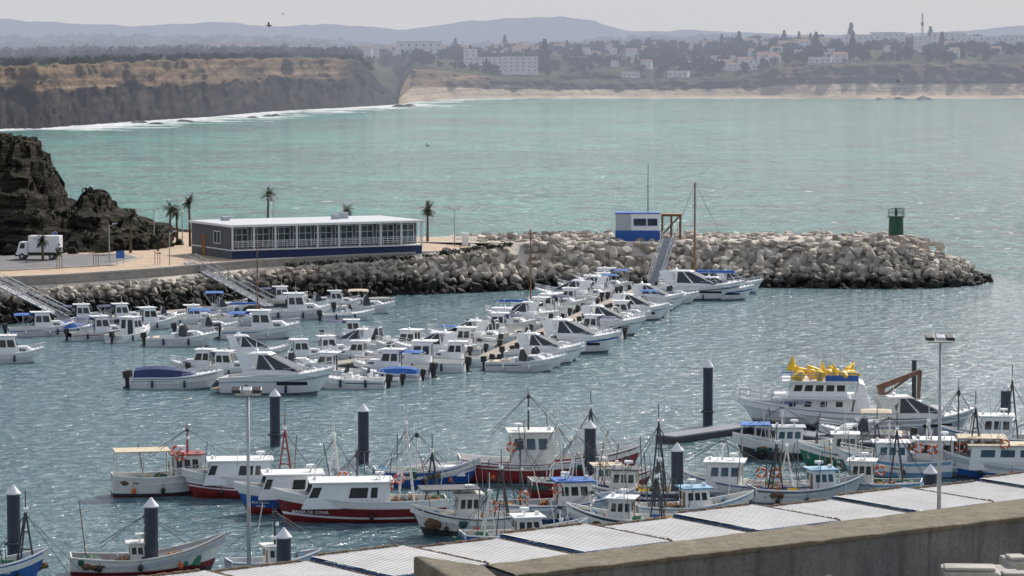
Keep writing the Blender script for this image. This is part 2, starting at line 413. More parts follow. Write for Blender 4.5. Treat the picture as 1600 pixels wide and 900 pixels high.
for k,u,v,hd,sc in LB:
    o=T[k] if k not in used else clone(T[k]);used.add(k)
    put(o,W(u,v),hd+R.uniform(-5,5),sc*(1.0 if k in'AN' else 1.1))
# rows berthed on both sides of the long pontoon
pa,pb=W(1020,450),W(762,566)
ax_=(pb-pa);LP_=ax_.length;ax_.normalize();pr_=Vector((-ax_.y,ax_.x,0))
if pr_.x<0: pr_=-pr_
hd0=math.degrees(math.atan2(pr_.y,pr_.x))
seqR='QGAOGQHGOQDGOGQFOGQCGOQGOQDG';seqL='EDHDQDOQDGDFDNDQGDFOGDQDODQD'
s=8.;i=0
while s<LP_+9 and i<len(seqR):
    k=seqR[i];o=T[k] if k not in used else clone(T[k]);used.add(k);L_=T[k]['_L'];sc=1.0 if k in'AN' else R.uniform(.98,1.12)
    if s<13 and k=='Q': sc=.9
    put(o,pa+ax_*s+pr_*(L_*sc/2+1.5+R.uniform(0,.8)),hd0+R.uniform(-4,4)+(180 if k in'HF' else 0),sc)
    s+=(6.2 if k=='A' else 3.8)+R.uniform(0,.5);i+=1
    if i<len(seqR) and seqR[i]=='A': s+=1.6
s=3.;i=0
while s<LP_+10 and i<len(seqL):
    k=seqL[i];o=T[k] if k not in used else clone(T[k]);used.add(k);L_=T[k]['_L'];sc=R.uniform(.94,1.08)
    put(o,pa+ax_*s-pr_*(L_*sc/2+1.4+R.uniform(0,.8)-(2.5 if s>LP_+2 else 0)),hd0+180+R.uniform(-4,4)+(180 if i%4==1 else 0),sc);s+=3.5+R.uniform(0,.5);i+=1
for kk in T:
    if kk not in used: put(T[kk],W(700,545),170,1)

# ---------------- fishing boats
def hexmast(root,x,h,z0,kind,m=offw,w=.8):
    mb=MB()
    if kind=='tripod':
        for p in((x+.5,0),(x-.5,w*.7),(x-.5,-w*.7)): mb.cyl((p[0],p[1],z0),(x,p[1]*.12,z0+h),.06,m,n=5)
        for f in(.35,.65,.85):
            mb.cyl((x-.5*(1-f),w*.7*(1-f),z0+h*f),(x-.5*(1-f),-w*.7*(1-f),z0+h*f),.04,m,n=4)
            mb.cyl((x-.5*(1-f),w*.7*(1-f),z0+h*f),(x+.5*(1-f),0,z0+h*f),.04,m,n=4)
        mb.cyl((x,-.45,z0+h),(x,.45,z0+h),.035,m,n=4);mb.cyl((x,0,z0+h),(x,0,z0+h+1.2),.03,m,n=4)
        mb.ball((x,.3,z0+h+.1),.11,white,nu=6,nv=4);mb.box(x-.12,x+.12,-.4,-.2,z0+h-.01,z0+h+.22,white)
    else:
        mb.cyl((x,0,z0),(x,0,z0+h),.08,m,.045,n=6)
        for f in(.55,.8): mb.cyl((x,-.5,z0+h*f),(x,.5,z0+h*f),.035,m,n=4)
        mb.box(x-.12,x+.12,-.12,.12,z0+h*.85,z0+h*.95,dkgrey);mb.cyl((x,.45,z0+h*.8),(x,.45,z0+h*1.15),.02,m,n=4);mb.ball((x,-.45,z0+h*.55+.1),.12,white,nu=6,nv=4)
    mb.obj('mast',root)
    s=MB()
    for dx,dy in((2.4,0),(3.2,.6),(-2.6,.8),(-2.6,-.8)): s.cyl((x,0,z0+h*.95),(x+dx,dy,z0-.2),.018,dkgrey,n=4)
    s.obj('rigging',root)
def lifebuoy(root,p,ax=(0,-1,0),r=.3):
    MB().torus(p,ax,r,.08,orange,white).obj('lifebuoy',root,smooth=True)
def textmesh(txt,size,m,name='lettering'):
    cu=bpy.data.curves.new(name,'FONT');cu.body=txt;cu.size=size;cu.align_x='CENTER';cu.resolution_u=2;cu.offset=size*.03
    o=bpy.data.objects.new('tmp',cu);col.objects.link(o);bpy.context.view_layer.update()
    dg=bpy.context.evaluated_depsgraph_get();me=bpy.data.meshes.new_from_object(o.evaluated_get(dg));bpy.data.objects.remove(o)
    me.materials.clear();me.materials.append(m);me.name=name;return me
def hulltext(root,txt,size,x,z,side,hw,m):
    me=textmesh(txt,size,m)
    for v in me.vertices:
        tx,tz=v.co.x*1.12,v.co.y;xx=x-tx*side;v.co=Vector((xx,side*(hw(xx,z+tz)+.06),z+tz))
    o=bpy.data.objects.new('lettering',me);col.objects.link(o);setp(o,root);return o
GF='working fishing boats in the harbour'
def fishing(label,u,v,hd,L,B,bands,gun=white,deck=offw,zz=(1.3,1.15,1.95),house=(-.3,.1,2.1,.7),hm=offw,roofm=None,winm=glass,raised=0,awning=None,masts=(),buoys=(),poles=3,name='fishing_boat',text=None,wspec=None,rake=.25,sidewin=3,bul=.5,rl=None,hood=None,stem=1.0,seed=1,inner=None):
    rr=random.Random(seed*17+3)
    r=thing(name,label,'fishing boat',GF)
    S,b,X,hw=make_hull(r,L,B,zz[0],zz[1],zz[2],bands,gun,deck,bul=bul,stem=stem,sw=.72,mid=.42,pw=2.0,bullmat=inner or (lgrey if rr.random()<.3 else offw))
    zd=zz[1]-bul
    if house:
        x0,x1,h,wf=house;w=B/2*wf
        a=(x0*L,x1*L,w,zd+raised,zd+raised+h,.0,rake,w*.93)
        MB().tap(*a,hm).obj('wheelhouse',r,bevel=.04)
        MB().box(x0*L-.25,x1*L-rake+.3,-w-.08,w+.08,a[4]+.003,a[4]+.09,roofm or hm).obj('roof',r,bevel=.02)
        q=tapq(*a);sp=[]
        if wspec: sp=wspec
        else:
            for i in range(sidewin):
                u0=.08+i*.86/sidewin;sp+=[('s',u0,u0+.62/sidewin,.55,.85),('p',1-u0-.62/sidewin,1-u0,.55,.85)]
            for i in range(3): sp.append(('f',.05+i*.31,.05+i*.31+.27,.52,.88))
        sp=sp+[('a',.1,.4,.55,.85)];wins(r,q,sp,winm)
        m=MB();panel(m,q['a'],.55,.85,.02,.85,wood);m.obj('door',r)
        m=MB();m.cyl((x0*L+.6,0,a[4]+.09),(x0*L+.6,0,a[4]+.4),.05,white,n=6);m.cyl((x0*L+.6,0,a[4]+.4),(x0*L+.6,0,a[4]+.55),.3,white,n=12);m.obj('radar',r)
        m=MB();m.box(x1*L-rake-.2,x1*L-rake,-.15,.15,a[4]+.09,a[4]+.3,white);m.obj('searchlight',r)
        MB().cyl((x1*L-.9,w*.5,a[4]+.09),(x1*L-.9,w*.5,a[4]+1.3),.02,steel,n=4).obj('antenna',r)
        top=a[4]+.09
    else: top=zd
    if awning:
        x0,x1,h,m_=awning;w=B/2*.85;m=MB()
        m.box(x0*L,x1*L,-w,w,zd+h,zd+h+.07,m_);m.obj('awning',r,bevel=.02)
        m=MB()
        for x in(x0*L+.1,x1*L-.1,(x0+x1)/2*L): m.tube([(x,-w+.08,zd),(x,-w+.08,zd+h-.02),(x,w-.08,zd+h-.02),(x,w-.08,zd)],.035,offw,5)
        m.obj('awning_frame',r)
    for x,h,k,m_ in masts:
        onroof=house and house[0]*L<x*L<house[1]*L
        hexmast(r,x*L,h,top if onroof else zd,k,m_)
    for p in buoys: lifebuoy(r,(p[0]*L,p[1],p[2]+.15),(0,1,0) if len(p)<4 else p[3])
    for i in range(max(1,int(poles*.7))):
        x=rr.uniform(-.45,.35)*L;y=rr.choice((-1,1))*B*.38;h=rr.uniform(1.5,4.0)
        m=MB();m.cyl((x,y,zd),(x+rr.uniform(-.7,.7),y+rr.uniform(-.2,.2),zd+h),.03,rr.choice([wood,dkgrey,dkgrey,mgrey,offw]),n=4);m.obj('pole',r)
    if hood:
        n=6;m=MB();x0,x1=hood[0]*L,hood[1]*L
        m.tap(x0,x1,B/2*.55,zd,zd+hood[2],0,.3,B/2*.4,hood[3]);m.obj('foredeck_cuddy',r,bevel=.04)
    if rl: rail(r,S,b,X,rl[0],rl[1],rl[2],offw,8,.025)
    m=MB();wx=.27*L if not hood else -.42*L
    m.box(wx-.25,wx+.25,-.3,.3,zd,zd+.42,lblue);m.cyl((wx,-.45,zd+.55),(wx,.45,zd+.55),.16,rust,n=8);m.cyl((wx,-.5,zd+.55),(wx,-.45,zd+.55),.28,lblue,n=10);m.cyl((wx,.45,zd+.55),(wx,.5,zd+.55),.28,lblue,n=10);m.obj('winch',r)
    for i in range(3):
        x=lerp(-.32,.2,i/2)*L
        for sg in(1,-1):
            if (i+seed)%3==0 and sg>0: continue
            y=hw(x,.6)+.14;m=MB();m.ball((x,sg*y,.45),.16,orange if (i+seed)%6==1 else black,(1,1,1.3));m.cyl((x,sg*y,.6),(x,sg*(y-.1),zz[1]+.05),.012,dkgrey,n=4);m.obj('fender',r,smooth=True)
    if text: 
        for (tt,size,x,z,side,tm) in text: hulltext(r,tt,size,x,z,side,hw,tm)
    put(r,W(u,v),hd)
    r['_L']=L
    return r,zd,top
CR={}
def rest(root,obj,lx,ly,lz,rz=0):
    M=Matrix.Translation(root.location)@Euler((0,0,root.rotation_euler.z)).to_matrix().to_4x4()
    obj.location=M@Vector((lx,ly,lz));obj.rotation_euler=(0,0,root.rotation_euler.z+rz)
def crate(cm):
    if cm.name in CR: return clone(CR[cm.name])
    m=MB();m.box(-.35,.35,-.22,.22,0,.04,cm)
    for a in((-.35,.35,-.22,-.19),(-.35,.35,.19,.22),(-.35,-.32,-.19,.19),(.32,.35,-.19,.19)): m.box(*a,.04,.28,cm)
    m.box(-.31,.31,-.18,.18,.04,.1,netbr)
    o=m.obj('fish_crate');tag(o,'%s plastic fish crate lying on a fishing boat deck'%cm.name.split('_')[0],'crate','fish crates on the boats');CR[cm.name]=o;return o
def netpile(cm,seed):
    key='net'+cm.name
    if key in CR: o=clone(CR[key]);o.scale=(R.uniform(.7,1.3),R.uniform(.7,1.2),R.uniform(.8,1.5));return o
    m=MB()
    for i in range(9):
        m.ball((R.uniform(-.5,.5),R.uniform(-.35,.35),R.uniform(.05,.3)),R.uniform(.22,.4),cm,(1.2,1,.6),seed+i,.5)
    for i in range(9): m.ball((R.uniform(-.6,.6),R.uniform(-.4,.4),R.uniform(.25,.42)),.06,orange if i%3 else yellow,nu=6,nv=4)
    o=m.obj('fishing_net');tag(o,'heaped %s fishing net with small floats on deck'%('brown' if cm is netbr else 'green'),'fishing net','nets heaped on the boats');CR[key]=o;return o
def gear(b,xs,wy,n,seed):
    r,zd,top=b;rr=random.Random(seed);L=r['_L']
    for i in range(int(n*1.5)):
        x=rr.uniform(*xs)*L;y=rr.uniform(-wy,wy)
        if rr.random()<.45:
            cm=rr.choice([yellow,bluep,offw,green,lgrey,lgrey]);c=crate(cm);rest(r,c,x,y,zd+.01,rr.uniform(-.4,.4))
            if rr.random()<.6: c=crate(cm);rest(r,c,x+.03,y,zd+.3,rr.uniform(-.2,.2))
        else: rest(r,netpile(rr.choice([netbr,netgr,netbr]),seed+i),x,y,zd+.02,rr.uniform(0,3))
dk=dkgrey
b1=fishing('white fishing boat with dark waterline, aft awning and red wheelhouse top',262,772,12,7.6,2.9,[(.25,redp),(.34,dk),(.45,white),(.95,offw),(1,dk)],house=(.05,.32,1.9,.7),hm=offw,roofm=redp,awning=(-.48,.02,2.2,cream),masts=[(.18,1.7,'pole',redp)],buoys=[(.1,-1.15,2.6),(.1,1.05,2.7)],poles=5,seed=1,zz=(1.5,1.35,2.0),rl=(.5,.98,.5));gear(b1,(-.4,0),.8,4,11)
WS=[('p',.5,.72,.42,.82),('p',.76,.84,.42,.82),('s',.2,.45,.42,.82),('f',.04,.33,.4,.9),('f',.36,.64,.4,.9),('f',.67,.96,.4,.9),('p',.02,.13,.45,.85)]
b2=fishing('white cabin fishing boat with red lower hull and white bulwark',385,776,187,8.8,3.1,[(.25,maroon),(.36,maroon),(.5,redp),(.55,white),(.6,redp),(1,white)],house=(-.18,.34,1.6,.82),hm=white,masts=[(-.3,3.6,'tripod',redp)],poles=7,seed=2,zz=(1.5,1.45,2.0),wspec=WS,rake=.6,text=[('CO-1-21-97',.2,2.6,.85,1,navy)]);gear(b2,(-.42,-.22),.9,3,12)
b3=fishing('blue hulled fishing boat with long white cabin',478,800,188,9.4,3.2,[(.25,maroon),(.36,redp),(.70,bluep),(.76,white),(1,white)],house=(-.1,.34,1.6,.82),hm=white,masts=[(-.2,4.0,'tripod',offw),(-.36,3.0,'pole',dkgrey)],buoys=[(-.25,1.2,2.3)],poles=7,seed=3,zz=(1.5,1.5,2.1),wspec=WS,rake=.6,text=[('ISLA DE SOL',.19,3.0,.72,1,white),('CONIL',.18,3.0,.48,1,white)]);gear(b3,(-.45,-.15),.9,5,13)
b4=fishing('maroon fishing boat with white cabin and white hull stripe',562,813,186,11.2,3.5,[(.25,maroon),(.34,maroon),(.385,white),(.41,white),(.72,maroon),(.76,white),(1,white)],house=(-.17,.34,1.65,.84),hm=white,masts=[(-.27,5.2,'tripod',offw),(-.42,3.4,'tripod',dkgrey)],buoys=[(-.18,1.2,2.3,(-1,0,0)),(-.235,-1.0,2.4)],poles=5,seed=4,zz=(1.45,1.4,2.2),wspec=WS,rake=.8,text=[('BAHIA DE CONIL',.27,3.2,.62,1,white)],bul=.45);gear(b4,(-.45,-.23),1.0,5,14)
b4b=fishing('small blue and white wooden boat moored behind a larger one',668,758,8,7.5,2.6,[(.25,dk),(.6,bluep),(.7,white),(.9,bluep),(1,white)],house=None,masts=[(-.1,3.2,'pole',offw)],poles=3,hood=(.1,.35,.7,white),seed=5);gear(b4b,(-.3,.05),.8,4,15)
b5=fishing('white fishing boat with dark flat awning and cluttered deck',730,834,188,7.2,2.8,[(.25,dk),(.4,dk),(.9,offw),(1,dk)],house=(-.1,.12,1.9,.6),awning=(-.1,.42,2.25,dkgrey),masts=[(-.3,3.4,'tripod',dkgrey)],poles=9,seed=6,buoys=[(-.2,1.1,1.7)]);gear(b5,(-.45,.4),.9,7,16)
b6=fishing('red fishing boat with white wheelhouse and green windows',860,750,4,13.0,3.9,[(.25,dk),(.4,redp),(.85,redp),(.92,white),(1,redp)],house=(-.22,.02,2.6,.75),hm=offw,winm=bglass,masts=[(-.12,2.6,'pole',dkgrey),(.22,4.2,'tripod',dkgrey)],buoys=[(-.22,-1.5,2.4)],poles=9,seed=7,zz=(1.8,1.4,2.5),rl=(.55,.98,.5));gear(b6,(.05,.35),1.1,8,17)
b7=fishing('white fishing boat with blue cabin roof and orange lifebuoys',880,812,10,9.4,3.2,[(.25,dk),(.4,bluep),(.9,white),(1,bluep)],house=(-.05,.2,1.9,.7),hm=offw,roofm=blue,masts=[(.1,3.0,'tripod',offw),(-.3,4.8,'pole',dkgrey)],buoys=[(-.06,-1.0,2.0),(-.3,-1.2,1.6)],poles=11,seed=8);gear(b7,(-.45,-.05),.9,8,18)
b8=fishing('dark fishing boat with tall poles and coiled nets',985,790,170,9.4,3.2,[(.25,dk),(.6,dk),(.9,navy),(1,offw)],house=(-.05,.15,1.8,.6),hm=offw,roofm=dkgrey,masts=[(-.2,5.0,'tripod',dkgrey)],buoys=[],poles=14,seed=9);gear(b8,(-.45,.3),1,9,19)
b9=fishing('white fishing boat with blue window frames and stern gallows',1170,782,172,9.0,3.2,[(.25,dk),(.4,bluep),(.9,white),(1,bluep)],house=(.05,.33,2.0,.75),hm=white,winm=bglass,roofm=white,masts=[(-.28,3.0,'tripod',offw),(.2,1.4,'pole',offw)],buoys=[(-.1,1.1,1.9),(-.2,1.1,1.9)],poles=9,seed=10);gear(b9,(-.4,.0),.9,6,20)
b10=fishing('old low wooden fishing boat with white hull and dark red waterline',232,893,10,9.0,2.9,[(.25,dk),(.42,maroon),(.5,offw),(.93,offw),(1,maroon)],house=(-.12,.04,1.3,.4),hm=offw,deck=wood,masts=[(-.02,1.6,'pole',wood)],poles=2,seed=11,zz=(1.1,.9,2.2),buoys=[],inner=lgrey,gun=offw);gear(b10,(-.42,-.14),.9,6,21);gear(b10,(.1,.3),.7,4,22)
b11=fishing('blue cluttered fishing boat with lattice mast',-12,912,20,6.5,2.6,[(.25,dk),(.8,bluep),(.9,white),(1,bluep)],house=(-.2,.05,1.3,.6),hm=lblue,masts=[(.3,3.4,'tripod',dkgrey)],poles=4,buoys=[],seed=12);gear(b11,(-.2,.4),.9,8,23)
b12=fishing('small fishing boat with low cabin beside the quay',430,898,20,5.6,2.3,[(.25,dk),(.9,offw),(1,bluep)],house=(-.1,.15,1.3,.6),poles=1,masts=[(0,2,'pole',dkgrey)],seed=13,zz=(1,.9,1.4))
b13=fishing('small black and white fishing boat with blue awning',1222,716,178,7.4,2.8,[(.25,dk),(.6,dk),(.75,white),(1,white)],house=(-.2,.1,1.7,.7),hm=white,winm=bglass,roofm=lgrey,masts=[(-.35,2.2,'pole',dkgrey),(.0,1.5,'pole',offw)],awning=(.12,.42,1.9,blue),poles=6,seed=14);gear(b13,(.1,.3),.8,4,24)
b14=fishing('green hulled fishing boat moored among others',1322,730,175,7.4,2.8,[(.25,dk),(.5,green),(.9,green),(1,white)],house=(-.1,.15,1.8,.65),hm=offw,masts=[(-.3,2.6,'tripod',dkgrey)],poles=7,buoys=[],seed=15);gear(b14,(-.4,.35),.8,5,25)
b15=fishing('light blue fishing boat with white wheelhouse and bow rail',1398,744,178,8.0,2.9,[(.25,dk),(.5,lblue),(.8,white),(1,lblue)],house=(-.1,.2,1.8,.7),hm=white,winm=bglass,masts=[(-.3,3.2,'tripod',offw),(.05,1.8,'pole',offw)],poles=9,buoys=[(-.2,1.1,2.0),(-.32,1.1,1.9)],seed=16,rl=(.6,.98,.5));gear(b15,(-.45,-.1),.8,5,26)
b16=fishing('grey blue fishing boat with arched canopy and lifebuoys',1478,742,176,9.4,3.3,[(.25,dk),(.5,mgrey),(.9,lgrey),(1,white)],house=(-.05,.25,1.9,.72),hm=white,masts=[(-.22,4.2,'tripod',dkgrey)],poles=10,buoys=[(-.1,1.2,2.0),(-.28,1.2,2.0),(.3,1.2,2.0)],awning=(-.45,-.08,2.1,cream),seed=17);gear(b16,(-.4,.3),.9,4,27)
b17=fishing('white fishing boat with cream top and large windows',1566,746,178,8.4,3.0,[(.25,dk),(.5,bluep),(.9,white),(1,white)],house=(-.3,.3,1.7,.82),hm=white,roofm=cream,winm=bglass,masts=[(-.2,1.6,'pole',offw)],poles=5,buoys=[(-.0,1.35,2.4)],seed=18)
b18=fishing('fishing boat with tall dark lattice mast and white wheelhouse',1570,706,172,10,3.3,[(.25,dk),(.6,dk),(.9,white),(1,bluep)],house=(-.05,.2,2.1,.7),hm=white,masts=[(-.05,4.8,'tripod',dkgrey),(.35,4.2,'pole',dkgrey)],poles=9,buoys=[],seed=19);gear(b18,(-.4,-.1),1,5,28)
b20=fishing('low fishing boat with drum winches by the quay',1085,816,14,8,2.9,[(.25,dk),(.6,dk),(.9,offw),(1,lblue)],house=(-.1,.12,1.6,.6),hm=white,roofm=lblue,masts=[(-.3,3.4,'tripod',dkgrey)],poles=12,seed=21);gear(b20,(-.4,.35),.9,7,29)
EX=[(820,862,12,7.8,'low white fishing boat crowded with nets and poles',bluep,0),(1262,788,12,7.8,'grey trimmed fishing boat with bundled poles',mgrey,0),(1350,778,170,7.8,'white fishing boat with light blue gunwale',lblue,1),(925,776,8,8.6,'fishing boat with dark red bulwark and white wheelhouse',maroon,0),(975,836,168,7.4,'white fishing boat with brown nets heaped aft',dk,0)]
for i,(u,v,hd,L_,lb,tr,nb_) in enumerate(EX):
    bb_=fishing(lb,u,v,hd,L_,2.9,[(.25,dk),(.45,tr if i%2 else dk),(.85,tr if i%3==0 else offw),(1,tr)],house=(-.08+.1*(i%2),.14+.1*(i%2),1.5+.2*(i%3),.62),hm=white if i%2 else offw,roofm=[white,lblue,offw,cream][i%4],winm=bglass if i%2 else glass,masts=[(-.28,3.0+.5*(i%4),'tripod',dkgrey if i%3 else offw),(.28,2.2,'pole',offw)],poles=10,buoys=[(-.15,1.05,1.9)]*nb_,seed=40+i)
    gear(bb_,(-.45,-.1),.9,7,60+i);gear(bb_,(.15,.3),.6,2,80+i)
# work vessel
r=thing('work_vessel','large white two deck work vessel with blue rails and deck crane','ship')
L=17.5
S,b,X,hw=make_hull(r,L,5.2,1.6,1.5,2.4,[(.25,dk),(.35,dk),(.42,lgrey),(.9,white),(.96,lgrey),(1,white)],white,deckm,bul=.5,stem=1.8,sw=.85,mid=.5)
zd=1.0;z1=zd+1.5;z2=z1+1.35
a=(-.02*L,.31*L,2.1,zd,z1,0,.5,1.95);MB().tap(*a,white).obj('lower_cabin',r,bevel=.05)
q=tapq(*a);wins(r,q,[(k,.08+i*.23,.08+i*.23+.1,.58,.86) for i in range(4) for k in('s','p')])
MB().box(-.05*L,.33*L,-2.5,2.5,z1,z1+.12,white).obj('upper_deck',r,bevel=.03)
a=(.0*L,.27*L,1.9,z1+.12,z2,0,.4,1.8);MB().tap(*a,white).obj('bridge',r,bevel=.04)
q=tapq(*a);wins(r,q,[(k,.06+i*.19,.06+i*.19+.14,.4,.8) for i in range(5) for k in('s','p')]+[('f',.06+i*.3,.06+i*.3+.26,.35,.85) for i in range(3)])
MB().box(-.05*L,.3*L,-2.3,2.3,z2,z2+.12,white).obj('roof_deck',r,bevel=.03)
m=MB();x0,x1,w_,z0=-.05*L,.3*L,2.25,z2+.12
for z in(.25,.45,.65): m.tube([(x0,-w_,z0+z),(x1,-w_,z0+z),(x1,w_,z0+z),(x0,w_,z0+z),(x0,-w_,z0+z)],.025,bluep,5)
for i in range(9):
    for sg in(1,-1): m.cyl((lerp(x0,x1,i/8),sg*w_,z0),(lerp(x0,x1,i/8),sg*w_,z0+.65),.02,bluep,n=5)
m.obj('deck_rail',r)
MB().box(x0,.1*L,w_+.01,w_+.04,z0,z0+.45,bluep).obj('rail_banner',r)
rail(r,S,b,X,.6,.99,.8,offw,8,.03)
m=MB();m.hexa([(-.12*L,-1.9,zd),(-.02*L,-1.9,zd),(-.02*L,1.9,zd),(-.12*L,1.9,zd)],[(-.08*L,-1.9,z2-.2),(-.055*L,-1.9,z2),(-.055*L,1.9,z2),(-.08*L,1.9,z2-.2)],white);m.obj('funnel_housing',r,bevel=.04)
c=thing('deck_crane','','x');del c['label'];del c['category'];setp(c,r)
MB().cyl((-.16*L,0,zd),(-.16*L,0,zd+2.3),.3,rust,n=10).obj('pedestal',c)
m=MB()
def beam(m,p,q,w,mm):
    p=Vector(p);q=Vector(q);d=(q-p).normalized();s=Vector((0,1,0))*w;t=d.cross(Vector((0,1,0)))*w
    m.hexa([p-s-t,p+s-t,p+s+t,p-s+t],[q-s*.7-t*.7,q+s*.7-t*.7,q+s*.7+t*.7,q-s*.7+t*.7],mm)
beam(m,(-.14*L,0,zd+2.2),(-.34*L,0,zd+3.6),.24,rust);beam(m,(-.335*L,0,zd+3.7),(-.33*L,0,zd+1.4),.18,rust)
m.cyl((-.17*L,0,zd+1.6),(-.28*L,0,zd+3.0),.09,rust);m.obj('jib',c)
m=MB();m.cyl((.12*L,0,z2),(.12*L,0,z2+2.4),.05,white);m.cyl((.12*L,-.6,z2+1.6),(.12*L,.6,z2+1.6),.03,white);m.obj('mast',r)
MB().cyl((.02*L,.8,z2),(.02*L,.8,z2+2.6),.02,white,n=4).obj('antenna',r)
m=MB();m.box(-.44*L,-.26*L,-1.6,1.6,zd,zd+.7,lgrey);m.obj('deck_locker',r,bevel=.03)
me=textmesh('CABO ROCHE',.34,bluep)
o=bpy.data.objects.new('lettering',me);col.objects.link(o);setp(o,r);o.location=(.24*L,2.09,z1-.42);o.rotation_euler=(math.radians(90),0,math.pi)
put(r,W(1322,668),176)
r['_L']=L;vessel=r
m=MB();m.cyl((0,0,0),(0,0,.15),.4,yellow,.42,n=12);m.cyl((0,0,.15),(0,0,.95),.42,yellow,.08,n=12);m.ball((0,0,.98),.1,yellow);yb=m.obj('marker_buoy',smooth=False)
tag(yb,'yellow conical marker buoy stowed on the vessel roof','buoy','yellow buoys on the vessel roof')
first=True
for i,(x,y,tl) in enumerate([(.25,-.4,.1),(.23,.8,.2),(.16,.7,1.4),(.09,.9,1.2),(.05,-.2,.9),(.0,.9,1.5),(-.02,.2,.2),(-.03,1.1,1.3),(.11,-.9,.1),(-.01,-1.1,.8),(.19,.1,1.),(.13,.1,.9),(.06,1.2,.1),(.02,1.5,1.5),(.13,1.5,1.3),(.21,1.5,1.6),(.07,0,.1)]):
    o=yb if first else clone(yb);first=False
    rest(r,o,x*L,y,z2+.13+(.35 if tl>.6 else 0),0);o.rotation_euler=(tl,0,R.uniform(0,6));o.scale=(1.05,1.05,1.1)
    if i==0: o.location.z+=.55
r=leisure('cruiser',9.4,3.1,'low grey and white service vessel with dark cabin windows',hullc=lgrey,stripe=white,motors=0,cab=offw,name='service_boat');put(r,W(1432,680),6)
r=leisure('cuddy',7.0,2.6,'white rigid boat with rolled covers tied beside the work vessel',hullc=lgrey,stripe=orange,canvas=cream,name='motor_boat');put(r,W(1350,692),175)

# ---------------- piles
GP='mooring piles in the harbour'
def pile(r_,h,label):
    r=thing('mooring_pile',label,'pile',GP)
    MB().cyl((0,0,-1),(0,0,h-.55),r_,pilem,n=20).obj('shaft',r,smooth=False)
    m=MB();m.cyl((0,0,h-.55),(0,0,h-.47),r_+.05,white,n=20);m.cyl((0,0,h-.47),(0,0,h-.06),r_+.03,white,.1,n=20);m.cyl((0,0,h-.06),(0,0,h),.1,white,.06,n=10);m.obj('cone_cap',r)
    m=MB();m.torus((0,0,.9),(0,0,1),r_+.1,.09,dkgrey);m.obj('collar',r)
    return r
p0=pile(.4,4.4,'dark blue steel mooring pile with white conical cap');fp=True
for u,v in((22,872),(237,895),(430,697),(568,724),(922,754),(1106,664),(1058,795),(1571,687),(444,950),(1453,835)):
    o=p0 if fp else clone(p0);fp=False;put(o,W(u,v))
    if u==1106:o.scale=(1,1,1.22)
o=MB();o.cyl((0,0,-1),(0,0,3.4),.2,dkgrey,n=12);o.cyl((0,0,3.4),(0,0,3.5),.24,dkgrey,n=12);o=o.obj('mooring_post');tag(o,'slim dark steel mooring post behind the work vessel','post');put(o,W(1428,625))

def flood(h,label,u,base):
    r=thing('floodlight_mast',label,'street lamp','floodlight masts on the quay')
    MB().cyl((0,0,0),(0,0,h),.13,galv,.07,n=10).obj('pole',r,smooth=True)
    MB().box(-.65,.65,-.05,.05,h,h+.08,galv).obj('crossarm',r)
    for x in(-.55,.0,.5):
        m=MB();m.hexa([(x-.25,-.35,h+.15),(x+.2,-.35,h+.12),(x+.2,.1,h+.2),(x-.25,.1,h+.2)],[(x-.25,-.3,h+.3),(x+.2,-.3,h+.3),(x+.2,.12,h+.45),(x-.25,.12,h+.45)],black if x else lgrey)
        m.obj('lamp_head',r,bevel=.03)
    put(r,base);return r
b_=at(389,900,160);flood(10.4,'tall grey pole with three floodlights on the quay',389,Vector((b_.x,160,2.5)))
b_=at(1467,800,165);flood(12.6,'tall galvanised mast carrying floodlights beside white sheds',1467,Vector((b_.x,165,2.5)))

# ---------------- canopies on quay
def roofmat():
    m=bpy.data.materials.new('weathered_corrugated_sheet');m.use_nodes=True;nt=m.node_tree;b=nt.nodes['Principled BSDF']
    P=N(nt,'ShaderNodeNewGeometry').outputs['Position'];oc=N(nt,'ShaderNodeTexCoord').outputs['Object']
    n1=noise_n(nt,P,.35,5,.65);mp=N(nt,'ShaderNodeMapping');mp.inputs['Scale'].default_value=(3.,.22,1);lk(nt,oc,mp.inputs[0]);n2=noise_n(nt,mp.outputs[0],1.3,6,.7)
    c=mixc(nt,ramp(nt,n1,.3,.7),(.50,.495,.485),(.66,.655,.645));c=mixc(nt,math_n(nt,'MULTIPLY',ramp(nt,n2,.52,.78),.5),c,(.33,.30,.26))
    lk(nt,c,b.inputs['Base Color']);b.inputs['Roughness'].default_value=.7;b.inputs['Specular IOR Level'].default_value=.25;return m
roofw=roofmat()
tan=mat('tan_rope',(.17,.12,.075),.9,var=.4,scale=6)
P0=W(330,893,6.);P1=W(1600,742,6.)
e=(P1-P0);e.z=0;e.normalize();nn_=Vector((e.y,-e.x,0))
ang=math.degrees(math.atan2(e.y,e.x));BW=5.75;BD=6.5;RW=BW-.3
r=thing('quay_canopy','open shed with weathered corrugated roof and blue steel beams','canopy','canopies along the quay')
m=MB();nr=20
for i in range(nr):
    x0=i*RW/nr;x3=(i+1)*RW/nr
    prof=[(x0,0),(lerp(x0,x3,.7),.0),(lerp(x0,x3,.8),.022),(lerp(x0,x3,.9),.022),(x3,0)]
    for a,c in zip(prof[:-1],prof[1:]): m.quad((a[0],.1,3.5+a[1]),(a[0],-BD,3.42+a[1]),(c[0],-BD,3.42+c[1]),(c[0],.1,3.5+c[1]),roofw)
m.obj('roof',r)
m=MB()
for y in(-BD-.06,.16):
    zt=3.40 if y<-1 else 3.46
    m.box(0,RW,y-.05,y+.05,zt-.26,zt,beamb);m.box(0,RW,y-.05,y+.05,2.55,2.67,beamb)
    for i in range(6): m.cyl((i*.9,y,2.6),(i*.9+.45,y,3.2),.035,beamb,n=4);m.cyl((i*.9+.45,y,3.2),(i*.9+.9,y,2.6),.035,beamb,n=4)
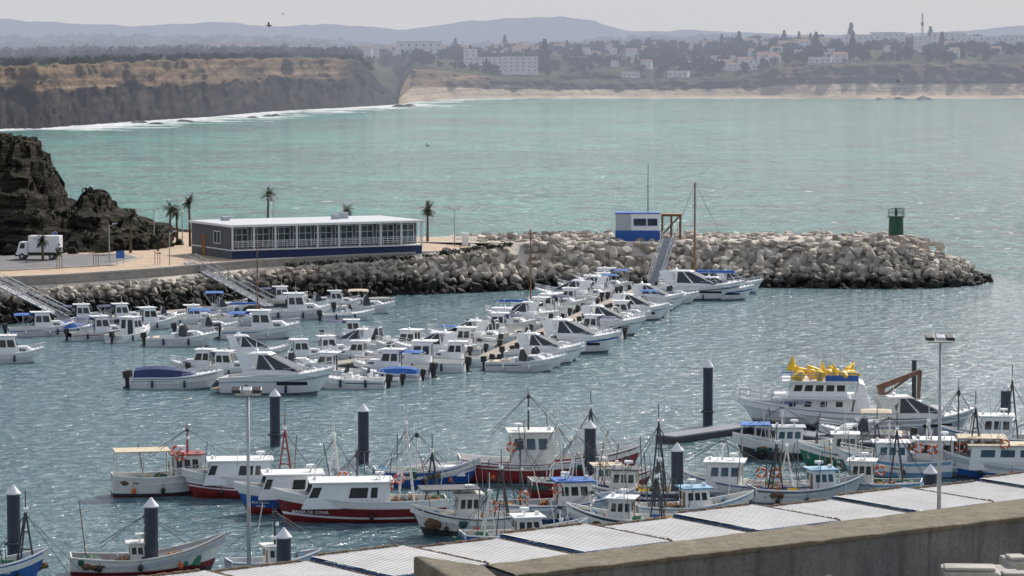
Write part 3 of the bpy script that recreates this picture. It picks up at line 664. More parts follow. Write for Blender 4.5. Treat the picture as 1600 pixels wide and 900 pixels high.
for x in(.05,RW-.05): m.box(x-.05,x+.05,-BD,.1,3.1,3.36,beamb)
m.obj('roof_truss',r)
for x in(.1,RW-.1):
    for y in(-.2,-BD+.1): MB().cyl((x,y,0),(x,y,3.3),.09,beamb,n=8).obj('post',r)
m=MB();m.cyl((RW+.14,0,3.42),(RW+.14,-BD,3.36),.06,tan,n=6)
for i in range(24):
    y=-i*BD/24-.1;m.ball((RW+.14+R.uniform(-.05,.05),y,3.45-.06*i/24),.12,tan,(.9,1.3,.8),i,.5,nu=6,nv=4)
m.obj('hanging_rope',r)
m=MB();m.cyl((.2,.05,3.56),(RW-.3,.05,3.56),.04,tan,n=5)
for i in range(20): m.ball((R.uniform(.3,RW-.4),.05,3.57),.08,tan,(2.2,1,.8),i,.5,nu=6,nv=4)
m.obj('edge_rope',r)
firstc=True
for i in range(-4,13):
    o=r if firstc else clone(r);firstc=False
    p=P0+e*(BW*i);put(o,Vector((p.x,p.y,2.5+(.1 if i%2 else -.08)+R.uniform(-.06,.06))),ang+R.uniform(-.6,.6))
m=MB();A=P0+e*(-40)-nn_*2.5;Bq=P0+e*110-nn_*2.5;C=P0+e*110+nn_*30;D=P0+e*(-40)+nn_*30
m.hexa([(p.x,p.y,-2) for p in(D,C,Bq,A)],[(p.x,p.y,2.5) for p in(D,C,Bq,A)],conc);o=m.obj('quay');struct(o)

# ---------------- foreground wall
def wallmat(name,c1,c2,c3,st=.35):
    m=bpy.data.materials.new(name);m.use_nodes=True;nt=m.node_tree;b=nt.nodes['Principled BSDF']
    P=N(nt,'ShaderNodeNewGeometry').outputs['Position'];n1=noise_n(nt,P,1.6,8,.7);n2=noise_n(nt,P,14,6,.75);mp=N(nt,'ShaderNodeMapping');mp.inputs['Scale'].default_value=(2.6,2.6,.3);lk(nt,P,mp.inputs[0]);n3=noise_n(nt,mp.outputs[0],1.5,6,.7)
    c=mixc(nt,ramp(nt,n1,.3,.7),c1,c2);c=mixc(nt,math_n(nt,'MULTIPLY',ramp(nt,n2,.48,.7),.8),c,c3);c=mixc(nt,math_n(nt,'MULTIPLY',ramp(nt,n3,.48,.62),st),c,tuple(x*.35 for x in c1))
    lk(nt,c,b.inputs['Base Color']);b.inputs['Roughness'].default_value=.95
    bn=N(nt,'ShaderNodeBump');bn.inputs['Distance'].default_value=.03;lk(nt,n2,bn.inputs['Height']);lk(nt,bn.outputs[0],b.inputs['Normal']);return m
wallm=wallmat('weathered_coping',(.15,.13,.09),(.25,.22,.155),(.09,.08,.06),.45)
wallf=wallmat('shadowed_concrete_face',(.16,.16,.165),(.25,.25,.25),(.10,.10,.10),.45)
t0=W(760,882,22);t1=W(1600,779,22);n0=W(805,898,22);n1=W(1600,807,22)
ex=(t1-t0);t2=t1+ex*.5;n2=n1+(n1-n0)*.5
dn=lambda p,z:(p.x,p.y,z)
w=thing('parapet_wall','long weathered concrete parapet wall with sandy coping on top','wall')
m=MB();ns=60
for i in range(ns):
    f0=i/ns;f1=(i+1)/ns
    z0_=22+.025*fbm(f0*40,0);z1_=22+.025*fbm(f1*40,0)
    a_,b2,c2,d2=n0.lerp(n2,f0),n0.lerp(n2,f1),t0.lerp(t2,f1),t0.lerp(t2,f0)
    m.add([dn(a_,21.93),dn(b2,21.93),dn(b2,z1_-.015),dn(a_,z0_-.015),dn(a_+Vector((0,.03,0)),z0_),dn(b2+Vector((0,.03,0)),z1_),dn(c2,z1_),dn(d2,z0_),dn(c2,21.93),dn(d2,21.93)],[(0,1,2,3),(3,2,5,4),(4,5,6,7),(7,6,8,9)],wallm)
m.obj('coping',w)
bk=Vector((0.02,.06,0))
m=MB();m.hexa([dn(n0+bk,16),dn(n2+bk,16),dn(t2-bk,16),dn(t0-bk,16)],[dn(n0+bk,21.95),dn(n2+bk,21.95),dn(t2-bk,21.95),dn(t0-bk,21.95)],wallf);m.obj('wall',w)
m=MB();a=W(645,870,22.);b2_=W(700,905,22.)
m.hexa([dn(b2_,18),dn(W(790,912,22),18),dn(W(758,887,22),18),dn(a,18)],[dn(b2_,22.04),dn(W(790,912,22),22.04),dn(W(758,887,22),22.04),dn(a,22.04)],wallm)
o=m.obj('wall_end_block',bevel=.06);tag(o,'sandy stone block closing the end of the parapet','stone block')
def rockmesh(seed,n=2,amp=.45):
    import bmesh
    bm=bmesh.new();bmesh.ops.create_icosphere(bm,subdivisions=n,radius=1)
    rr=random.Random(seed);pl=[(Vector((rr.gauss(0,1),rr.gauss(0,1),rr.gauss(0,1))).normalized(),rr.uniform(.35,.6)) for _ in range(9)]+[(Vector((rr.uniform(-.25,.25),rr.uniform(-.25,.25),1)).normalized(),.55)]
    for v in bm.verts:
        for nrm,dd in pl:
            k=v.co.dot(nrm)
            if k>dd: v.co-=nrm*(k-dd)
        v.co*=1.32+amp*.08*noise.noise(v.co*2+Vector((seed,0,0)))
    V=[v.co.copy() for v in bm.verts];Fs=[[x.index for x in f.verts] for f in bm.faces];bm.free();return V,Fs
blockm=mat('pale_concrete_block',(.42,.40,.36),.9,var=.25,scale=1.5,bump=.03,bscale=10,dirt=.3)
for u,v,z,sx,sy,rz in((1262,894,21.4,.36,.3,8),(1530,888,21.5,.62,.45,-4),(1590,872,21.6,.22,.4,6),(1610,898,21.7,.5,.3,2)):
    m=MB();m.box(-sx,sx,-sy,sy,-1.6,0,blockm);m.box(-sx*.96,sx*.4,-sy*.9,sy*.2,.002,.07,blockm);o=m.obj('concrete_block',bevel=.05);tag(o,'pale stepped concrete block lying below the wall','concrete block','concrete blocks by the wall')
    p=W(u,v,z);put(o,(p.x,p.y,z),rz)

# ---------------- rock armour
def rockmat():
    m=bpy.data.materials.new('armour_stone');m.use_nodes=True;nt=m.node_tree;b=nt.nodes['Principled BSDF']
    g=N(nt,'ShaderNodeNewGeometry');P=g.outputs['Position'];s=N(nt,'ShaderNodeSeparateXYZ');lk(nt,P,s.inputs[0])
    oi=N(nt,'ShaderNodeObjectInfo').outputs['Random'];rnd=math_n(nt,'FRACT',math_n(nt,'ADD',math_n(nt,'MULTIPLY',oi,7.3),g.outputs['Random Per Island']))
    n1=noise_n(nt,P,.8,3);n2=noise_n(nt,P,3.5,5,.7)
    c=mixc(nt,ramp(nt,n1,.35,.62),(.32,.285,.245),(.58,.52,.44));c=mixc(nt,ramp(nt,rnd,.0,.4),(.24,.215,.195),c);c=mixc(nt,math_n(nt,'MULTIPLY',ramp(nt,rnd,.6,1.),.75),c,(.70,.64,.55))
    c=mixc(nt,math_n(nt,'MULTIPLY',ramp(nt,n2,.48,.82),.7),c,(.10,.09,.08))
    z=math_n(nt,'ADD',s.outputs[2],math_n(nt,'MULTIPLY',n1,1.6))
    dark=ramp(nt,s.outputs[0],-25,0);wl_=math_n(nt,'SUBTRACT',z,math_n(nt,'MULTIPLY',math_n(nt,'SUBTRACT',1.0,dark,clamp=True),1.1))
    w=ramp(nt,wl_,1.7,2.8);c=mixc(nt,w,(.018,.018,.015),c);lk(nt,c,b.inputs['Base Color']);b.inputs['Roughness'].default_value=.9
    bn=N(nt,'ShaderNodeBump');bn.inputs['Distance'].default_value=.04;lk(nt,n2,bn.inputs['Height']);lk(nt,bn.outputs[0],b.inputs['Normal'])
    return m
rm=rockmat()
wl=[W(u,v) for u,v in((-250,520),(-120,514),(0,508),(150,500),(300,488),(450,472),(600,463),(750,457),(850,452),(1000,449),(1180,450),(1400,452),(1480,450))]
tip=W(1548,440)
wl.append(W(1525,446));wl.append(tip+Vector((0,0,0)));wl.append(tip+Vector((-.5,7,0)));wl.append(tip+Vector((-5,15,0)));wl.append(tip+Vector((-14,20,0)))
wl.append(Vector((20,449,0)));wl.append(Vector((-5,452,0)));wl.append(Vector((-30,458,0)))
def crestz(x): return interp([(-80,4.2),(-30,4.4),(-12,4.6),(-4,5.5),(5,6.0),(52,6.0),(57,5.2),(62,3.8),(66,2.6)],x)
seg=[];tot=0
for a,b_ in zip(wl[:-1],wl[1:]):
    l=(b_-a).length;seg.append((a,b_,tot,l));tot+=l
RM=[rockmesh(i+50) for i in range(12)]
rocks=[]
for a,b_,s0,l in seg:
    d=(b_-a).normalized();nrm=Vector((-d.y,d.x,0))
    k=int(l/1.05)+1
    for i in range(k):
        for j in range(10):
            p=a+d*((i+R.uniform(-.5,.5))*1.05)
            f=min(.96,(j+R.uniform(-.5,.5))/9.)
            cz=crestz(p.x);run=cz*1.45
            if a.x<-14 and j>=8: f=min(f,.88)
            q=p+nrm*(run*f);sz=R.uniform(.5,.8)*(1 if p.x>-10 else .78)
            if R.random()<.12 and j<8: sz*=1.3
            rocks.append((q.x,q.y,cz*f-.32+R.uniform(-.15,.12)-(.22 if j>=8 else 0),sz,j>=7))
for i in range(300):
    x=R.uniform(-10,58);rocks.append((x,R.uniform(422,440),crestz(x)-.72+R.uniform(0,.08),R.uniform(.5,.75),True))
vis=[r_ for r_ in rocks if abs(r_[0]/r_[1])<.165 and r_[1]<430 ];vis.sort(key=lambda r_:-r_[3]/r_[1])
ind=set(id(x) for x in vis[:300])
st=MB();RO=[None]*12
for r_ in rocks:
    k=R.randrange(12);x,y,z,s_,flat=r_
    E=(Euler((R.uniform(-.35,.35),R.uniform(-.35,.35),R.uniform(0,6))) if flat else Euler((R.uniform(-1.2,1.2),R.uniform(-1.2,1.2),R.uniform(0,6)))).to_matrix();sc=Vector((s_*1.25,s_*.9,s_*.85))
    if id(r_) in ind:
        if RO[k] is None:
            m=MB();m.add(RM[k][0],RM[k][1],rm);RO[k]=m.obj('boulder');o=RO[k];tag(o,'large angular tan boulder in the breakwater armour','boulder','boulders of the breakwater')
        else: o=clone(RO[k])
        o.location=(x,y,z);o.rotation_euler=E.to_euler();o.scale=sc
    else:
        st.add([E@Vector((v.x*sc.x,v.y*sc.y,v.z*sc.z))+Vector((x,y,z)) for v in RM[k][0]],RM[k][1],rm)
o=st.obj('rock_armour');o['kind']='stuff'
m=MB();ring0=[];ring1=[]
for i,p in enumerate(wl):
    a=wl[max(0,i-1)];b_=wl[min(len(wl)-1,i+1)];d=(b_-a).normalized();nrm=Vector((-d.y,d.x,0));cz=crestz(p.x)
    q=p+nrm*(cz*1.45);ring0.append((p.x+nrm.x*.5,p.y+nrm.y*.5,-1.2));ring1.append((q.x,q.y,cz-.55))
n=len(wl)
m.add(ring0+ring1,[(i,i+1,n+i+1,n+i) for i in range(n-1)],rm)
near=ring1[8:15];far=ring1[15:]
m.add(near+far,[tuple(range(len(near)+len(far)))],rm)
o=m.obj('breakwater_core');struct(o)
# ---------------- promenade
pave=mat('promenade_paving',(.46,.34,.24),.9,var=.15,scale=.4,bump=.005,dirt=.25,world=True)
asph=mat('asphalt_grey',(.15,.15,.155),.9,var=.2,scale=.3,world=True)
kerbm=mat('kerb_stone',(.4,.38,.35),.9)
edge=[ring1[i] for i in range(0,9)]
Z=4.7
poly=[(p[0],p[1]+.2,Z) for p in edge]+[(-4,436,Z),(-14,446,Z),(-40,452,Z),(-70,470,Z),(-140,470,Z)]
m=MB();m.add(poly,[tuple(range(len(poly)))],pave);m.add([(x,y,-1) for x,y,z in poly]+poly,[(i,(i+1)%len(poly),len(poly)+(i+1)%len(poly),len(poly)+i) for i in range(len(poly))],conc);o=m.obj('promenade');struct(o)
rp=[W(u,v,Z) for u,v in((-200,428),(20,421),(170,413),(215,402),(190,396),(20,399),(-200,402))]
m=MB();m.add([(p.x,p.y,Z+.006) for p in rp],[tuple(range(7))],asph);o=m.obj('road');struct(o)
m=MB()
pts=[W(u,v,Z) for u,v in((-200,430),(20,423),(172,415),(222,403))]
for a,b_ in zip(pts[:-1],pts[1:]):
    s_=(b_-a).normalized().cross(Vector((0,0,1)))*.15
    m.hexa([a-s_,b_-s_,b_+s_,a+s_],[p+Vector((0,0,.13)) for p in(a-s_,b_-s_,b_+s_,a+s_)],kerbm)
o=m.obj('kerb');struct(o)
m=MB()
for a,b_ in zip(edge[:-1],edge[1:]):
    a=Vector((a[0],a[1]+.3,Z));b_=Vector((b_[0],b_[1]+.3,Z));s_=(b_-a).normalized().cross(Vector((0,0,1)))*.2
    m.hexa([a-s_,b_-s_,b_+s_,a+s_],[p+Vector((0,0,.2)) for p in(a-s_,b_-s_,b_+s_,a+s_)],kerbm)
o=m.obj('quay_parapet');tag(o,'low pale stone parapet along the promenade edge','wall')
# ---------------- restaurant building
wp=mat('building_white',(.74,.74,.74),.6,var=.05,dirt=.1);gp=mat('building_grey',(.10,.11,.13),.7);rfm=mat('building_roof_sheet',(.50,.52,.55),.6,var=.1,dirt=.2)
bb=mat('building_navy_base',(.01,.028,.11),.6);tg=mat('slate_glass',(.035,.065,.085),.1,spec=.6,var=.4,scale=1)
r=thing('harbour_building','long low glazed building with white columns, balustrade and blue base','building')
LW=26.2;DP=13.3
MB().box(0,LW,0.1,DP,-.3,1.0,bb).obj('base',r)
MB().box(-.05,LW+.05,-.15,DP,1.0,1.15,wp).obj('floor_slab',r)
MB().box(0.05,LW-.05,1.6,DP-.1,1.15,3.9,gp).obj('wall',r)
ro=MB();ro.box(-.35,LW+.35,-.45,DP+.3,3.95,4.2,wp);ro.box(-.2,LW+.2,-.3,DP+.15,4.202,4.24,rfm);ro.obj('roof',r)
for i in range(9):
    x0=.4+i*2.86
    if x0+2.5>LW: break
    w_=MB();w_.quad((x0,1.55,1.4),(x0+2.4,1.55,1.4),(x0+2.4,1.55,3.7),(x0,1.55,3.7),tg);wo=w_.obj('window',r)
    f=MB()
    for x in(x0,x0+.8,x0+1.6,x0+2.4): f.box(x-.03,x+.03,1.46,1.54,1.4,3.7,wp)
    for z in(1.4,2.9,3.7): f.box(x0,x0+2.4,1.45,1.535,z-.03,z+.03,wp)
    f.obj('frame',wo)
for i in range(10):
    x=i*(LW-.2)/9;MB().box(x,x+.2,-.1,.1,1.16,3.94,wp).obj('column',r)
m=MB()
for z in(.35,.6,.85,1.05): m.box(.2,LW-.2,-.06,-.02,1.15+z-.03,1.15+z+.03,wp)
for i in range(40): x=.2+i*(LW-.4)/39;m.box(x-.02,x+.02,-.05,-.03,1.15,2.2,wp)
m.obj('balustrade',r)
MB().box(-.02,.06,.0,DP,-.1,3.9,gp).obj('end_wall',r)
wo=MB();wo.quad((-.04,5.6,1.8),(-.04,3.6,1.8),(-.04,3.6,3.2),(-.04,5.6,3.2),tg);wo=wo.obj('window',r)
f=MB();f.box(-.1,-.05,3.5,3.6,1.7,3.3,wp);f.box(-.1,-.05,5.6,5.7,1.7,3.3,wp);f.box(-.1,-.05,3.6,5.6,3.2,3.3,wp);f.box(-.1,-.05,3.6,5.6,1.7,1.8,wp);f.box(-.1,-.05,4.56,4.64,1.8,3.2,wp);f.obj('frame',wo)
MB().box(-.1,-.03,8.5,9.7,.1,2.6,wood).obj('door',r)
for x,y,h in((17,7,.6),(18.6,8,.8),(3,10,.5)): MB().box(x,x+.9,y,y+.9,4.24,4.24+h,lgrey).obj('roof_vent',r)
put(r,W(362,405,Z),27.3)
# control hut
hb=mat('bright_blue_wall',(.02,.11,.40),.6,var=.1)
r=thing('harbour_control_hut','small blue and grey white hut on the breakwater with antenna','building')
MB().box(-3,2.9,-2,2,-1.5,.7,hb).obj('base',r)
MB().box(-2.97,-.9,-1.98,1.95,.7,2.9,lgrey).obj('side_wall',r)
MB().box(-.9,2.85,-1.95,1.95,.7,2.9,white).obj('wall',r);MB().box(-3.05,2.95,-2.05,2.05,2.9,3.05,hb).obj('roof',r)
for x0,x1 in((-.5,1.0),(1.35,2.5)):
    m=MB();m.quad((x0,-1.97,1.4),(x1,-1.97,1.4),(x1,-1.97,2.2),(x0,-1.97,2.2),glass);wo=m.obj('window',r)
    f=MB();f.box(x0-.08,x0,-2.03,-1.96,1.32,2.28,hb);f.box(x1,x1+.08,-2.03,-1.96,1.32,2.28,hb);f.box(x0,x1,-2.03,-1.975,2.2,2.28,hb);f.box(x0,x1,-2.03,-1.975,1.32,1.4,hb);f.obj('frame',wo)
m=MB();m.cyl((1.3,0,3.05),(1.3,0,9.5),.07,dkgrey,.035,n=6);m.cyl((.9,0,6.5),(1.7,0,6.5),.025,dkgrey,n=4);m.obj('antenna',r)
m=MB()
for z in(.4,.8):m.tube([(-3.0,-2.0,3.05+z),(2.9,-2.0,3.05+z),(2.9,2.,3.05+z)],.02,galv,4)
for i in range(6): x=-3.0+i*1.18;m.cyl((x,-2.0,3.05),(x,-2.0,3.85),.02,galv,n=4)
m.obj('roof_rail',r)
put(r,Vector((at(998,366,424).x,426,6.0)),-3)
r=thing('steel_gantry','rusty steel frame gantry beside the harbour hut','gantry')
m=MB()
for x in(-1.2,0,1.2): m.tube([(x,-1,-.5),(x,-1,2.7),(x,1,2.7),(x,1,-.5)],.1,rust,6)
for y in(-1,1): m.cyl((-1.2,y,2.6),(1.2,y,2.6),.09,rust,n=6);m.cyl((-1.2,y,0),(1.2,y,2.6),.06,rust)
m.obj('frame',r);m=MB();m.box(-1.4,1.4,-1.2,1.2,2.75,2.85,wood);m.obj('platform',r);put(r,Vector((at(1050,366,424).x,426,6.0)),0)
# green light
r=thing('harbour_light','green cylindrical harbour light tower with railed gallery','lighthouse')
gl=mat('dark_green_paint',(.010,.075,.042),.5)
MB().cyl((0,0,-.2),(0,0,2.2),1.02,gl,.95,n=24).obj('tower',r)
MB().cyl((0,0,2.2),(0,0,2.35),1.2,gl,n=24).obj('gallery',r)
m=MB()
for i in range(12):
    a=i*math.pi/6;m.cyl((1.08*math.cos(a),1.08*math.sin(a),2.35),(1.08*math.cos(a),1.08*math.sin(a),3.3),.03,gl,n=4)
for z in(2.8,3.3): m.torus((0,0,z),(0,0,1),1.08,.03,gl,n=20,k=4)
m.obj('railing',r)
m=MB();m.cyl((0,0,2.35),(0,0,3.1),.22,gl,n=10);m.cyl((0,0,3.1),(0,0,3.4),.18,bglass,n=10);m.cyl((0,0,3.4),(0,0,3.5),.22,gl,.05,n=10);m.obj('lantern',r)
put(r,Vector((at(1400,366,430).x,430,6.0)))
def gangway(a,b_,w,label):
    r=thing('gangway',label,'gangway','access gangways to the pontoons');a=Vector(a);b_=Vector(b_)
    L_=(b_-a).length;m=MB();m.box(0,L_,-w/2,w/2,-.12,0,mgrey);m.obj('walkway',r)
    for sg in(1,-1):
        m=MB();y=sg*w/2
        for z in(.0,.55,1.1): m.cyl((0,y,z),(L_,y,z),.05,galv,n=5)
        k=int(L_/1.2)
        for i in range(k+1):
            x=i*L_/k;m.cyl((x,y,0),(x,y,1.1),.035,galv,n=4)
            if i<k: m.cyl((x,y,0 if i%2 else 1.1),(x+L_/k,y,1.1 if i%2 else 0),.03,galv,n=4)
        m.obj('handrail',r)
    d=b_-a;r.location=a;r.rotation_euler=(0,-math.atan2(d.z,math.hypot(d.x,d.y)),math.atan2(d.y,d.x));return r
gangway(W(295,410,4.9),W(420,478,.7),1.4,'long grey lattice gangway sloping down from the promenade')
gangway(W(-15,438,4.9),W(108,500,.7),1.4,'grey lattice gangway beside parked boats')
gangway(W(1046,372,6.3),W(1022,446,.7),1.5,'steep gangway from the breakwater down to the pontoon')
pont=mat('pontoon_deck',(.36,.32,.27),.85,var=.2,scale=2)
def pontoon(pts,w,label,m1=pont,m2=dkgrey):
    m=MB()
    for a,b_ in zip(pts[:-1],pts[1:]):
        a=Vector(a);b_=Vector(b_);d=(b_-a).normalized();s_=Vector((-d.y,d.x,0))*w/2;L_=(b_-a).length
        for z0,z1,mm,k in((-.2,.45,m2,1),(.45,.55,m1,1.04)):
            m.hexa([(p.x,p.y,z0) for p in(a-s_*k,b_-s_*k,b_+s_*k,a+s_*k)],[(p.x,p.y,z1) for p in(a-s_*k,b_-s_*k,b_+s_*k,a+s_*k)],mm)
        for i in range(int(L_/.5)):
            p=a+d*(i*.5);q=p+d*.42
            m.hexa([(x.x,x.y,.545) for x in(p-s_,q-s_,q+s_,p+s_)],[(x.x,x.y,.58) for x in(p-s_,q-s_,q+s_,p+s_)],m1)
    o=m.obj('pontoon');tag(o,label,'pontoon','floating pontoons');return o
pontoon([pa,pb],2.1,'long plank floating pontoon lined with leisure boats')
pontoon([W(60,512),W(420,480),W(610,472)],2.0,'floating pontoon parallel to the rock slope')
pontoon([W(335,603),W(640,560)],2.0,'floating pontoon between moored cabin boats')
pontoon([W(1040,692),W(1180,672)],2.0,'dark work pontoon beside the tall pile',mgrey)
pontoon([W(600,752),W(690,735)],2.0,'dark short pontoon behind fishing boats',mgrey)
pontoon([W(1190,676),W(1330,700),W(1600,700)],2.0,'dark pontoon serving the fishing boats',mgrey)
def slamp(h,dbl,p,label):
    r=thing('street_lamp',label,'street lamp','street lamps on the promenade')
    MB().cyl((0,0,0),(0,0,h),.08,galv,.05,n=8).obj('pole',r)
    for sg in((1,-1) if dbl else (1,)):
        m=MB();m.cyl((0,0,h-.3),(sg*.6,0,h),.035,galv,n=5);m.obj('arm',r)
        m=MB();m.hexa([(sg*.4,-.15,h-.02),(sg*.95,-.12,h+.05),(sg*.95,.12,h+.05),(sg*.4,.15,h-.02)],[(sg*.4,-.12,h+.12),(sg*.95,-.08,h+.12),(sg*.95,.08,h+.12),(sg*.4,.12,h+.12)],lgrey);m.obj('lamp_head',r)
    put(r,p);return r
slamp(5.0,True,W(710,385,Z),'double armed street lamp at the breakwater start')
slamp(5.2,False,W(241,388,Z),'single street lamp in front of the rocks')
slamp(4.6,False,W(171,409,Z),'slim street lamp beside the car park')
slamp(6.2,True,Vector((at(427,350,425).x,425,Z)),'double street lamp behind the glazed building')
slamp(4.,False,W(265,414,Z),'short lamp post on the promenade edge')
slamp(4.5,False,W(285,384,Z),'street lamp beside the palms')
r=thing('road_sign','round blue traffic sign on a thin pole','sign');MB().cyl((0,0,0),(0,0,2.6),.035,galv,n=6).obj('pole',r);m=MB();m.cyl((0,-.05,2.4),(0,-.02,2.4),.33,white,n=16);m.cyl((0,-.07,2.4),(0,-.045,2.4),.28,blue,n=16);m.obj('sign_plate',r);put(r,W(86,395,Z))
r=thing('information_board','small blue information board on two legs','sign')
for x in(-.4,.4): MB().cyl((x,0,0),(x,0,1.6),.04,galv).obj('leg',r)
MB().box(-.5,.5,-.05,.02,.8,1.7,blue).obj('board',r);put(r,W(188,414,Z))
o=MB().box(-.45,.45,-.4,.4,0,1.7,white).obj('utility_cabinet',bevel=.04);tag(o,'white utility cabinet at the root of the breakwater','cabinet');put(o,W(727,384,Z))
# truck
r=thing('box_truck','white box truck parked on the promenade','truck')
MB().box(-3.0,1.1,-1.1,1.1,.95,3.1,white).obj('cargo_box',r,bevel=.04)
c=MB();c.hexa([(1.2,-1.05,.6),(2.75,-1.05,.6),(2.75,1.05,.6),(1.2,1.05,.6)],[(1.2,-1.,2.3),(2.3,-.95,2.3),(2.3,.95,2.3),(1.2,1.,2.3)],white);c.obj('cab',r,bevel=.05)
q=dict(f=((2.75,-1.05,.6),(2.75,1.05,.6),(2.3,.95,2.3),(2.3,-.95,2.3)),s=((1.2,-1.05,.6),(2.75,-1.05,.6),(2.3,-.95,2.3),(1.2,-1,2.3)),p=((2.75,1.05,.6),(1.2,1.05,.6),(1.2,1,2.3),(2.3,.95,2.3)))
m=MB();panel(m,q['f'],.06,.94,.5,.92,glass);m.obj('windscreen',r)
for k in'sp':
    m=MB();panel(m,q[k],.3 if k=='s' else .2,.8 if k=='s' else .7,.5,.9,glass);m.obj('side_window',r)
MB().box(-3.0,2.7,-.5,.5,.5,.94,dkgrey).obj('chassis',r)
for x in(-2,1.95):
    for y in(-.95,.95):
        w_=thing('wheel','','');del w_['label'];del w_['category'];setp(w_,r);MB().cyl((x,y-.13,.42),(x,y+.13,.42),.42,black,n=16).obj('tyre',w_);MB().cyl((x,y-.15,.42),(x,y+.15,.42),.22,lgrey,n=12).obj('rim',w_)
for y in(-.8,.8): MB().box(2.7,2.79,y-.15,y+.15,.75,.95,lgrey).obj('headlight',r)
MB().box(2.7,2.85,-1.05,1.05,.4,.6,dkgrey).obj('bumper',r)
put(r,W(60,405,Z),176,.95)

# ---------------- palms
leaf=mat('palm_leaf',(.035,.045,.02),.7,var=.4,scale=2);trunkm=mat('palm_trunk',(.10,.075,.05),.95,var=.35,scale=6,bump=.03)
def palm(h,seed,crown=1.4):
    rr=random.Random(seed);r=thing('palm_tree','slim palm with ragged fan crown behind the promenade','palm tree','palms along the promenade')
    m=MB();bx,by=rr.uniform(-.2,.2),rr.uniform(-.2,.2);pts=[Vector((bx*(i/5)**2,by*(i/5)**2,h*i/5)) for i in range(6)]
    for i in range(5): m.cyl(pts[i],pts[i+1],.19-.015*i,trunkm,.18-.015*i,n=8)
    m.obj('trunk',r)
    m=MB();c=pts[-1]
    for i in range(32):
        a=rr.uniform(0,6.28);el=rr.uniform(-.7,1.3);L_=crown*rr.uniform(.75,1.1);prev=c;d=Vector((math.cos(a)*math.cos(el),math.sin(a)*math.cos(el),math.sin(el)))
        side=d.cross(Vector((0,0,1))).normalized()
        for k in range(5):
            nx=prev+d*L_/5;d=(d+Vector((0,0,-.22))).normalized()
            for sg in(1,-1):
                for q in range(2):
                    b0=prev.lerp(nx,q*.5);ln=.4*crown/1.4*(1-.12*k)
                    m.add([b0,b0+d*.11,b0+side*sg*ln+d*.22+Vector((0,0,-.12*ln-rr.uniform(0,.1)))],[(0,1,2)],leaf)
            prev=nx
    m.obj('crown',r);return r
for i,(u,vb,vt,z,cr) in enumerate(((418,347,300,Z,1.0),(297,385,312,Z,1.1),(265,384,322,Z,1.05),(277,382,328,Z,.8),(543,345,324,Z,1.0),(668,378,322,Z,1.1),(204,395,336,Z,.9),(67,408,372,Z,.8))):
    d=430 if vb<360 else W(u,vb,Z).y
    if u==418 or u==543: d=428
    top=at(u,vt,d).z;p=at(u,vb,d);pm=palm(top-Z-.3,i,cr+.35);put(pm,Vector((p.x,d,Z)))
for i,(u,v) in enumerate(((150,417),(93,420),(246,414))):
    r=thing('young_tree','young staked tree with sparse leaves in the paving','tree','young trees in the paving');m=MB();m.cyl((0,0,0),(0,0,2.2),.03,trunkm,n=5);m.obj('trunk',r)
    m=MB()
    for x in(-.3,.3): m.cyl((x,0,0),(x,0,1.6),.04,wood,n=5)
    m.cyl((-.3,0,1.4),(.3,0,1.4),.03,wood,n=4);m.obj('stake',r)
    m=MB()
    for k in range(70):
        c=Vector((R.gauss(0,.25),R.gauss(0,.25),2.2+R.gauss(0,.3)));a=Vector((R.gauss(0,1),R.gauss(0,1),R.gauss(0,1))).normalized()*.09;b_=a.cross(Vector((R.random(),1,.3))).normalized()*.07
        m.quad(c-a-b_,c+a-b_,c+a+b_,c-a+b_,leaf)
    m.obj('crown',r);put(r,W(u,v,Z))

# ---------------- near rocky headland
def headmat():
    m=bpy.data.materials.new('headland_rock');m.use_nodes=True;nt=m.node_tree;b=nt.nodes['Principled BSDF']
    g=N(nt,'ShaderNodeNewGeometry');P=g.outputs['Position'];mp=N(nt,'ShaderNodeMapping');mp.inputs['Scale'].default_value=(.22,.22,1.6);mp.inputs['Rotation'].default_value=(.2,.3,0);lk(nt,P,mp.inputs[0])
    n1=noise_n(nt,mp.outputs[0],1.0,6,.7);n2=noise_n(nt,P,.3,4);n3=noise_n(nt,P,1.6,5,.75)
    c=mixc(nt,ramp(nt,n1,.42,.66),(.006,.0055,.005),(.115,.095,.07))
    s=N(nt,'ShaderNodeSeparateXYZ');lk(nt,g.outputs['Normal'],s.inputs[0])
    gm=math_n(nt,'MULTIPLY',ramp(nt,s.outputs[2],.6,.9),ramp(nt,n2,.48,.56));c=mixc(nt,gm,c,(.016,.02,.009))
    lk(nt,c,b.inputs['Base Color']);b.inputs['Roughness'].default_value=.95;b.inputs['Specular IOR Level'].default_value=.15
    bn=N(nt,'ShaderNodeBump');bn.inputs['Distance'].default_value=.8;lk(nt,math_n(nt,'ADD',n3,math_n(nt,'MULTIPLY',n1,1.5)),bn.inputs['Height']);lk(nt,bn.outputs[0],b.inputs['Normal']);return m
hm_=headmat()
prof=[(-140,24),(-95,22),(-72,19.6),(-66,18.9),(-63.6,17.9),(-62,15.6),(-60.8,12.6),(-60,10.0),(-58.2,9.4),(-57,11.2),(-54.8,11.0),(-53.2,9.0),(-50.5,8.0),(-49.3,6.6),(-46.5,6.2),(-45,5.0),(-43,4.4),(-41,3.5),(-38,1)]
def baseY(x): return interp([(-140,404),(-68,405),(-57,408),(-50,414),(-44,424),(-38,436)],x)
NX,NY=240,80;vs=[];fs=[];D2=480
